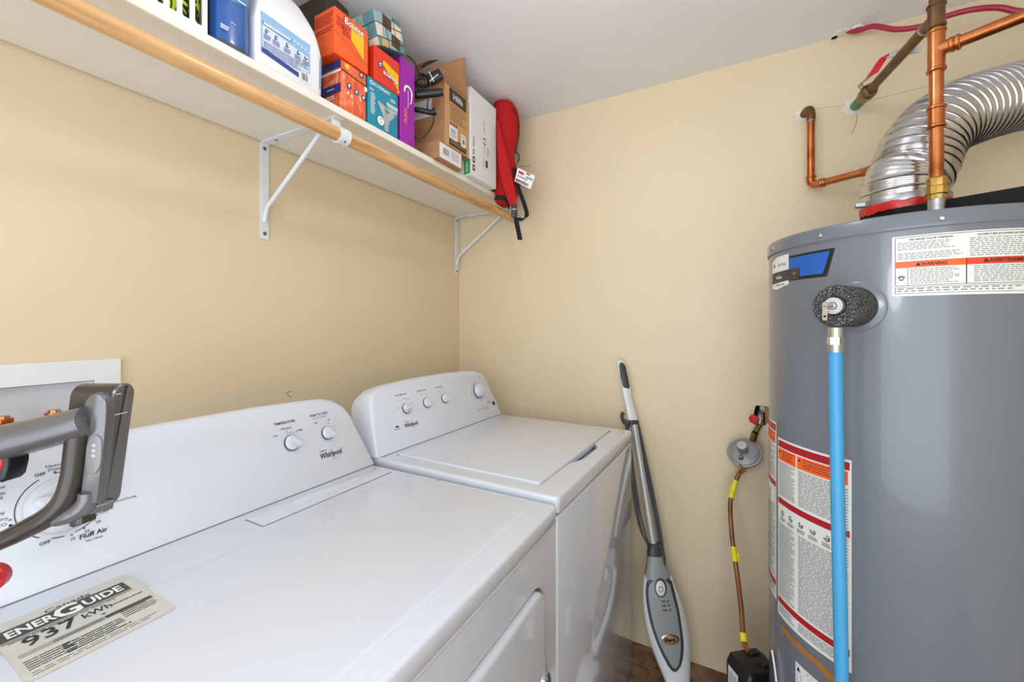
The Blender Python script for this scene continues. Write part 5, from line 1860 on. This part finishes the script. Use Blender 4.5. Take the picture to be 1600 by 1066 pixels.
st = [P(778, 190, 1.706), P(782, 225, 1.684), P(787, 255, 1.680), P(793, 285, 1.676), P(799, 308, 1.672), P(802, 321, 1.670)]
wd = [Rv * w_ / FPX * 1.68 for w_ in (1.5, 5.5, 8, 8.5, 7, 5.5)]
obj('shoulder_strap', G().ribbon(spline(st, 4), [wd[min(i // 4, 5)].lerp(wd[min(i // 4 + 1, 5)], (i % 4) / 4) for i in range(21)], 0.010), REDF, rb, smooth=50)
obj('piping', G().tube(spline([P(800, 168, 1.712), P(806, 178, 1.714), P(810, 195, 1.72), P(809, 220, 1.72), P(804, 240, 1.722)], 6), 0.002, 8), WEB, rb)
bkm = Matrix.Translation(P(803.5, 330, 1.668)) @ Matrix.Rotation(YAW, 4, 'Z')
bq = G().box(-0.012, 0.012, -0.005, 0.005, -0.026, 0.026, 0.003, 2, bkm)
buck = obj('buckle', bq, BLACKP, rb)
obj('buckle_bar', G().box(-0.010, 0.010, -0.0075, -0.005, 0.003, 0.009, 0.001, 1, bkm), CASTAL, buck)
wv = [Rv * 0.0085] * 40
w1 = spline([P(806, 340, 1.668), P(808, 352, 1.667), P(811, 366, 1.668), P(812.5, 375, 1.67)], 4)
obj('strap_tail', G().ribbon(w1, Rv * 0.0095, 0.002), WEB, rb, smooth=50)
w2 = spline([P(803, 262, 1.700), P(807, 285, 1.696), P(814, 305, 1.69), P(821, 325, 1.682), P(823, 336, 1.678), P(818, 343, 1.674), P(808, 342, 1.672)], 5)
obj('webbing_loop', G().ribbon(w2, [Rv * 0.0085 if i < 22 else (Rv * 0.006 + Vector((0, 0, 0.006))) for i in range(len(w2))], 0.002), WEB, rb, smooth=50)
obj('bottom_trim', G().ribbon(spline([P(774, 308, 1.693), P(782, 309, 1.688), P(789, 311, 1.686), P(796, 325, 1.684)], 4), Rv * 0.003 + Vector((0, 0, 0.0085)), 0.003), WEB, rb, smooth=50)
obj('grab_loop', G().tube(spline([P(804, 236, 1.73), P(809, 240, 1.725), P(811, 247, 1.722), P(809, 254, 1.725)], 6), 0.0022, 8), WEB, rb)
tp = [P(809, 262, 1.668), P(836, 275, 1.652), P(829, 296, 1.652), P(804, 283, 1.668)]
tg = obj('paper_tag', plate(tp, 0.001), CARDW, rb, smooth=0)
ou, vv = tp[1] - tp[0], tp[3] - tp[0]
nn = vv.cross(ou).normalized()
ST_ = lambda a, b, e=0.0: tp[0] + ou * a + vv * b + nn * (0.0005 + e) * (1 if nn.dot(Vector((CAMX, CAMY, CAMZ)) - tp[0]) > 0 else -1)
g = G()
s_rect(g, ST_, 0.04, 0.96, 0.76, 0.95, 0.0006)
s_rect(g, ST_, 0.10, 0.40, 0.16, 0.34, 0.0006)
s_rect(g, ST_, 0.52, 0.74, 0.04, 0.16, 0.0006)
flat('red_print', g, REDP, tg)
g = G()
s_poly(g, ST_, [(0.16, 0.92), (0.5, 0.70), (0.84, 0.92)], 0.0009)
for i in range(5):
    s_rect(g, ST_, 0.08 + i * 0.12, 0.16 + i * 0.12, 0.46, 0.60, 0.0008)
s_rect(g, ST_, 0.56, 0.94, 0.30, 0.42, 0.0008)
flat('grey_print', g, INKG, tg)
obj('tag_string', G().tube(spline([P(807, 268, 1.69), P(813, 261, 1.675), P(822, 260, 1.668), P(829, 259, 1.668)], 5), 0.0010, 6), CORDG, rb)

# ================================================================== steam mop against the far wall
mp = thing('steam_mop', 'white and grey upright steam mop leaning on the far wall beside the washer', 'steam mop', (1.045, -0.19, 0.0))


def mF(py):
    k = (py - HORIZON) / FPX
    s = (1.681 * k - 0.14) / (1.09 + 0.248 * k)
    return 1.681 - 0.248 * s


mn = Vector((0.20, -0.93, 0.20)).normalized()


def table(rows, n):
    """smooth in-between rows of a table of sections"""
    out = []
    for i in range(len(rows) - 1):
        p0, p1, p2, p3 = rows[max(i - 1, 0)], rows[i], rows[i + 1], rows[min(i + 2, len(rows) - 1)]
        for k in range(n):
            t = k / n
            out.append([p1[0] + (p2[0] - p1[0]) * t] + [0.5 * (2 * b + (c - a) * t + (2 * a - 5 * b + 4 * c - d) * t * t + (3 * b - a - 3 * c + d) * t ** 3) for a, b, c, d in list(zip(p0, p1, p2, p3))[1:]])
    out.append(list(rows[-1]))
    return out


def msec(py, l, r, hd, off=0.0, n=56, pw=2.3):
    F = mF(py)
    c = P((l + r) / 2, py, F) + mn * off
    hw = (r - l) / 2 / FPX * F
    out = []
    for i in range(n):
        a = 2 * PI * i / n
        cc, ss = math.cos(a), math.sin(a)
        out.append(c + Rv * hw * math.copysign(abs(cc) ** (2 / pw), cc) + mn * hd * math.copysign(abs(ss) ** (2 / pw), ss))
    return out


obj('handle_grip', G().stack([msec(*a) for a in ((562.5, 966, 972, 0.006), (565, 964.5, 976, 0.012), (575, 965, 980.5, 0.016), (600, 969.5, 985, 0.017), (625, 975, 988, 0.015), (645, 979, 993.5, 0.014), (656, 980.5, 997, 0.014), (659, 981, 997, 0.013))]), MOPW, mp, smooth=60)
obj('grip_inlay', G().stack([msec(*a) for a in ((567, 969, 973, 0.004, 0.010), (572, 967.5, 977.5, 0.006, 0.013), (590, 969.5, 981.5, 0.006, 0.0145), (604, 973, 984, 0.006, 0.013), (609, 976, 983, 0.004, 0.011))]), MOPD, mp, smooth=60)
obj('upper_collar', G().stack([msec(*a) for a in ((656.5, 980, 997.5, 0.0145), (662, 981.5, 998, 0.0145), (664, 983, 997, 0.012))]), MOPD, mp, smooth=50)
obj('pole', G().tube([P(990.5, 662, mF(662)), P(1005, 752, mF(752)), P(1021.5, 855, mF(855))], 0.0125, 20), MOPPOLE, mp, smooth=60)
obj('cord_hook', G().tube(spline([P(984, 668, mF(668) + 0.02), P(975, 660, mF(660) + 0.025), P(971.5, 650, mF(650) + 0.025), P(974, 645, mF(645) + 0.02)], 4), 0.007, 10), MOPD, mp, smooth=60)
obj('lower_collar', G().stack([msec(*a) for a in ((849, 1015, 1032, 0.02), (852, 1012, 1036, 0.026), (862, 1011, 1038, 0.028), (867, 1011, 1039, 0.028))]), MOPD, mp, smooth=50)
obj('neck', G().stack([msec(*a) for a in ((866, 1011.5, 1038, 0.027), (880, 1010, 1040, 0.032), (896, 1007, 1048, 0.038), (912, 1005, 1052, 0.040))]), MOPG, mp, smooth=60)
shell = [(888, 1010, 1040, 0.020), (898, 1006, 1049, 0.034), (915, 1003.5, 1055, 0.040), (935, 1003.5, 1063, 0.043), (960, 1005.5, 1071, 0.045), (985, 1010, 1076, 0.045), (1010, 1017.5, 1078.5, 0.043), (1035, 1027, 1079, 0.040), (1055, 1035.5, 1078.5, 0.036), (1080, 1045, 1077, 0.032), (1100, 1052, 1076, 0.028)]
shell = [tuple(v) for v in table(shell, 4)]
obj('body_shell', G().stack([msec(*a) for a in shell]), MOPW, mp, smooth=60)


# inlaid front panel with its dark rim follows the shell
def mleaf(tab, lift):
    g = G()
    rows = []
    for py, l, r in table(tab, 4):
        row = []
        i = max(j for j in range(len(shell)) if shell[j][0] <= py)
        a, b = shell[i], shell[min(i + 1, len(shell) - 1)]
        t = (py - a[0]) / max(b[0] - a[0], 1)
        sl, sr_, sd = (a[m] + (b[m] - a[m]) * t for m in (1, 2, 3))
        F = mF(py)
        c = P((sl + sr_) / 2, py, F)
        hw = (sr_ - sl) / 2
        for j in range(17):
            x = l + (r - l) * j / 16
            u = max(-0.97, min(0.97, (x - (sl + sr_) / 2) / hw))
            ss = (1 - abs(u) ** 2.3) ** (1 / 2.3)
            row.append(c + Rv * (x - (sl + sr_) / 2) / FPX * F + mn * (sd * ss + lift))
        rows.append(row)
    return g.stack(rows, False, False, closed=False)


rimt = [(896, 1022, 1037), (899, 1016, 1043), (905, 1010, 1049), (920, 1008.5, 1053), (945, 1011, 1059), (970, 1016.5, 1063), (995, 1025, 1066), (1015, 1034, 1065.5), (1030, 1042, 1062), (1037, 1047.5, 1057.5), (1039.5, 1051, 1054.5)]
inn = [(900, 1024, 1036), (903, 1019, 1041), (909, 1014, 1045.5), (922, 1012.5, 1049), (945, 1015.5, 1055), (970, 1021, 1059), (995, 1029.5, 1061.5), (1013, 1038, 1061), (1027, 1046, 1058.5), (1032, 1049.5, 1056), (1034, 1052, 1054)]
rim = obj('panel_rim', mleaf(rimt, 0.0026), MOPD, mp, smooth=60)
pan = obj('front_panel', mleaf(inn, 0.0042), MOPG, mp, smooth=60)


def mface(px_, py, lift=0.004):
    i = max(j for j in range(len(shell)) if shell[j][0] <= py)
    a, b = shell[i], shell[min(i + 1, len(shell) - 1)]
    t = (py - a[0]) / (b[0] - a[0])
    sl, sr_, sd = (a[m] + (b[m] - a[m]) * t for m in (1, 2, 3))
    F = mF(py)
    u = (px_ - (sl + sr_) / 2) / ((sr_ - sl) / 2)
    return P((sl + sr_) / 2, py, F) + Rv * (px_ - (sl + sr_) / 2) / FPX * F + mn * (sd * (1 - min(0.97, abs(u)) ** 2.3) ** (1 / 2.3) + lift)


def moval(cx_, cy_, a, b, lift0, lift1, rot=0.0):
    c = mface(cx_, cy_, 0)
    up = (Vector((0, 0, 1)) - mn * mn.z).normalized()
    sd = up.cross(mn)
    k = mF(cy_) / FPX
    ca, sa = math.cos(rot), math.sin(rot)
    lp = lambda s, e: [mface(cx_ + a * s * math.cos(t) * ca - b * s * math.sin(t) * sa, cy_ - a * s * math.cos(t) * sa - b * s * math.sin(t) * ca, e) for t in [2 * PI * i / 28 for i in range(28)]]
    return G().stack([lp(1.0, lift0), lp(1.0, lift1 - 0.001), lp(0.9, lift1)], False, True)


bt_ = obj('power_button_rim', moval(1031, 911.5, 9.5, 14, 0.0, 0.0065, 0.1), MOPD, mp, smooth=40)
obj('power_button', moval(1031, 912, 7, 11.3, 0.0, 0.009, 0.1), MOPW, bt_, smooth=40)
obj('power_ring', moval(1031, 913, 4.0, 4.6, 0.0, 0.0096), MOPG, bt_, smooth=40)
obj('power_ring', moval(1031, 913, 2.6, 3.0, 0.0, 0.0101), MOPW, bt_, smooth=40)
for i in range(3):
    for j, (dx, w_, h_) in enumerate(((-1.0, 4.2, 1.1), (6.5, 1.5, 1.7))):
        obj('setting_mark', moval(1036 + i * 1.4 + dx, 931.5 + i * 6.6, w_, h_, 0.0, 0.0046), MOPD, pan, smooth=40)
bd = obj('brand_badge', moval(1045.5, 988.5, 13.5, 7.8, 0.0, 0.0068, -0.06), CHROME, mp, smooth=40)
obj('badge_face', moval(1045.5, 988.5, 11.6, 6.0, 0.0, 0.0080, -0.06), M('badge_bronze', (168, 128, 84), 0.4), bd, smooth=40)
SBd = lambda u, v, e=0.0: mface(1045.5 + u * 440, 988.5 - v * 440, 0.0084 + e)
g = G()
s_text(g, SBd, 'Shark', 0.0, -0.0055, 0.0115, 0.042, e=0.0004, bold=0.05)
flat('badge_lettering', g, BLACKP, bd)
# joint and pad out of sight at the floor
obj('swivel_joint', G().tube([P(1062, 1090, mF(1090)), Vector((1.06, -0.25, 0.045))], [0.026, 0.02], 14), MOPG, mp)
g = G()
lp = [(0.985, -0.23), (1.135, -0.23), (1.125, -0.34), (1.06, -0.38), (0.995, -0.34)]
g.stack([[(a, b, 0.012) for a, b in lp], [(a, b, 0.032) for a, b in lp], [(1.06 + (a - 1.06) * 0.8, -0.29 + (b + 0.29) * 0.8, 0.042) for a, b in lp]])
obj('floor_head', g, MOPW, mp, smooth=40)
g = G()
g.stack([[(1.06 + (a - 1.06) * 1.06, -0.29 + (b + 0.29) * 1.06, 0.0) for a, b in lp], [(1.06 + (a - 1.06) * 1.06, -0.29 + (b + 0.29) * 1.06, 0.012) for a, b in lp]])
obj('pad', g, M('mop_pad_cloth', (205, 215, 222), 0.95, bump=0.6), mp)
# wrapped cord
strands = [
    [(976, 655), (983, 700), (988, 760), (998, 820), (1013, 853)],
    [(978, 657), (987, 710), (993, 775), (1003, 830), (1016, 858)],
    [(981, 662), (989, 730), (999, 795), (1010, 840), (1018, 862)],
    [(993, 648), (1001, 690), (1014, 750), (1027, 810), (1034, 856)],
    [(994, 650), (1004, 705), (1019, 770), (1030, 825), (1035, 862)],
    [(992, 650), (1000, 680), (1010, 740), (1022, 800), (1031, 850)],
    [(996, 656), (1006, 700), (1023, 780), (1034, 840), (1036, 868)],
]
for i, s in enumerate(strands):
    obj('cord_strand', G().tube(spline([P(a, b, mF(b) + (0.012 if i < 3 else 0.006) + 0.004 * (i % 3)) for a, b in s], 6), 0.0034, 8), CORDG, mp, smooth=60)
obj('cord_plug', G().tube([P(1034, 858, mF(858) - 0.012), P(1037, 876, mF(876) - 0.014), P(1038, 884, mF(884) - 0.014)], [0.008, 0.008, 0.005], 10), CORDG, mp, smooth=50)

# ================================================================== cordless vacuum in the left foreground
vc = thing('cordless_vacuum', 'gunmetal cordless stick vacuum with a looped handle in front of the dryer dial', 'vacuum cleaner', (0.34, -1.72, 0.0))


def V(px_, py, F):
    return P(px_, py, F)


def vloft(pts, F0, F1, bev=0.002):
    """solid with an outline given as picture points, standing between two depths"""
    cx_ = sum(a for a, b in pts) / len(pts)
    cy_ = sum(b for a, b in pts) / len(pts)
    base = [V(a, b, F0) for a, b in pts]
    cen = V(cx_, cy_, F0)
    th = F1 - F0
    loops = []
    for d, ins in ((th, 0.0), (bev, 0.0), (bev * 0.3, bev * 0.5), (0.0, bev * 1.3)):
        loops.append([p + (cen - p).normalized() * ins + Fv * d for p in base])
    return G().stack(loops)


# battery: stadium seen end-on from its right
bl = []
for dR, ins in ((-0.054, 0.002), (-0.052, 0.0), (-0.003, 0.0), (-0.001, 0.0012), (0.0, 0.003)):
    lp = []
    for a, b in rrect(0.495 + ins, 0.524 - ins, 1.058 + ins, 1.209 - ins, [0.011, 0.0135, 0.0135, 0.011], 7):
        shear = (b - 1.209) * 0.135
        R = -0.473 + dR + shear
        lp.append(Vector((CAMX, CAMY, 0)) + Rv * R + Fv * a + Vector((0, 0, b)))
    bl.append(lp)
bat = obj('battery_pack', G().stack(bl[:3]), VACD, vc, smooth=50)
obj('lit_end_face', G().stack(bl[2:]), VACG, bat, smooth=50)  # lighter plastic here paints in the light on the battery's right face
g = G()
for zz_, n_, rr in ((1.172, 6, (0.498, 0.516)), (1.197, 2, (0.498, 0.504))):
    for k in range(n_):
        f0 = rr[0] + (rr[1] - rr[0]) * k / n_
        f1 = f0 + (rr[1] - rr[0]) / n_ * 0.7
        o_ = lambda f, z: Vector((CAMX, CAMY, 0)) + Rv * (-0.4727 + (z - 1.209) * 0.135) + Fv * f + Vector((0, 0, z))
        g.add([o_(f0, zz_), o_(f1, zz_), o_(f1, zz_ + 0.0012), o_(f0, zz_ + 0.0012)], [(0, 1, 2, 3)])
flat('scratches', g, WHITEINK, bat)['kind'] = 'stuff'
obj('latch_gap', G().stack([[Vector((CAMX, CAMY, 0)) + Rv * (-0.478 + (b - 1.209) * 0.135 + d) + Fv * a + Vector((0, 0, b)) for a, b in rrect(0.488, 0.497, 1.062, 1.185, 0.004, 3)] for d in (-0.014, 0.0)]), BLACKM, bat, smooth=40)
# horizontal bar of the handle
hb_ = [V(-190, 742, 0.470), V(-110, 730, 0.474), V(0, 694, 0.480), V(70, 676, 0.484), V(140, 657, 0.487)]
obj('handle_bar', G().tube(spline(hb_, 8), [0.0175 + 0.0002 * i for i in range(33)][::-1], 24), VACG, vc, smooth=60)
# upright post sweeping into the lower strut
ps = [V(128, 655, 0.488), V(122, 700, 0.489), V(116, 745, 0.489), V(103, 781, 0.487), V(78, 806, 0.485), V(40, 827, 0.483), V(0, 846, 0.480), V(-90, 884, 0.475), V(-150, 905, 0.47)]
obj('loop_strut', G().tube(spline(ps, 8), [0.0125] * 25 + [0.0125 - 0.0001 * i for i in range(40)], 20), VACD, vc, smooth=60)
fpn = [(126, 790), (127, 768), (131, 730), (135, 690), (138, 662), (129, 642), (133, 627), (141, 617.5), (149, 614.5), (157, 617), (163, 625), (166, 638), (165, 660), (160.5, 710), (155, 755), (150.5, 788)]
obj('face_plate', vloft(list(reversed(fpn)), 0.4845, 0.4955, 0.0015), VACG, vc, smooth=40)
dsp = obj('display_window', vloft([(a, b) for a, b in [(145.5 + 12.2 * math.cos(t) - (0 if math.sin(t) < 0 else 4) * 0.0 + (712 - (712 + 31 * (1 if math.sin(t) > 0 else -1) * min(1, abs(math.sin(t)) * 1.6))) * 0.075, 711 + 31 * (1 if math.sin(t) > 0 else -1) * min(1, abs(math.sin(t)) ** 0.62)) for t in [2 * PI * i / 32 for i in range(32)]]], 0.4828, 0.485, 0.0006), VACP, vc, smooth=40)
g = G()
for k in range(3):
    g.add([V(146.5 - k * 0.4 + a, 694 + k * 8 + b, 0.4826) for a, b in ((-3, 5), (3, 5), (3, 0), (-3, 0))], [(0, 1, 2, 3)])
flat('charge_lights', g, INKL, dsp)
obj('lower_bridge', G().tube(spline([V(140, 768, 0.490), V(138, 782, 0.490), V(126, 796, 0.489), V(106, 806, 0.487), V(88, 812, 0.486)], 6), [0.0105] * 12 + [0.0105 - 0.0002 * i for i in range(13)], 18).tube(spline([V(120, 800, 0.491), V(142, 795, 0.496), V(160, 790, 0.503), V(176, 787, 0.510)], 6), [0.008 - 0.0001 * i for i in range(19)], 14), VACG, vc, smooth=60)
obj('bridge_lug', vloft([(106, 823), (108, 809), (127, 804), (129, 820), (112, 826)], 0.484, 0.500), VACD, vc, smooth=30)
obj('trigger', vloft([(-30, 712), (14, 706), (13, 728), (8, 748), (0, 755), (-26, 752)], 0.472, 0.492), BLACKP, vc, smooth=40)
obj('trigger_face', vloft([(-26, 716), (3, 713), (2, 728), (-2, 738), (-26, 745)], 0.4705, 0.4725), VACR, vc, smooth=40)
obj('release_button', G().lathe([(0, 0.016), (0.010, 0.015), (0.014, 0.010), (0.0145, 0)], V(-12, 901, 0.476), (Rv * 0.5 - Fv * 0.85), 20), VACR, vc)
# motor body, bin, wand and floor head, left of the picture
mb0 = Vector((CAMX, CAMY, 0)) + Rv * -0.64 + Fv * 0.465 + Vector((0, 0, 1.125))
ax = (-Rv * 0.95 - Fv * 0.12).normalized()
obj('motor_body', G().lathe([(0, 0.030), (0.01, 0.055), (0.10, 0.060), (0.12, 0.056)], mb0, ax, 28), VACG, vc, smooth=40)
obj('dust_bin', G().lathe([(0.12, 0.053), (0.25, 0.053), (0.27, 0.035)], mb0, ax, 28), VACP, vc, smooth=40)
wt = mb0 + ax * 0.20
wt.z = 1.07
wt.y = min(wt.y, -1.70)
obj('wand', G().tube([wt + Vector((0, 0, 0.05)), Vector((wt.x, wt.y, 0.06))], 0.018, 18), VACG, vc, smooth=60)
obj('floor_head', G().box(wt.x - 0.06, wt.x + 0.06, wt.y - 0.05, wt.y + 0.05, 0.0, 0.05, 0.015, 3), VACD, vc, smooth=40)
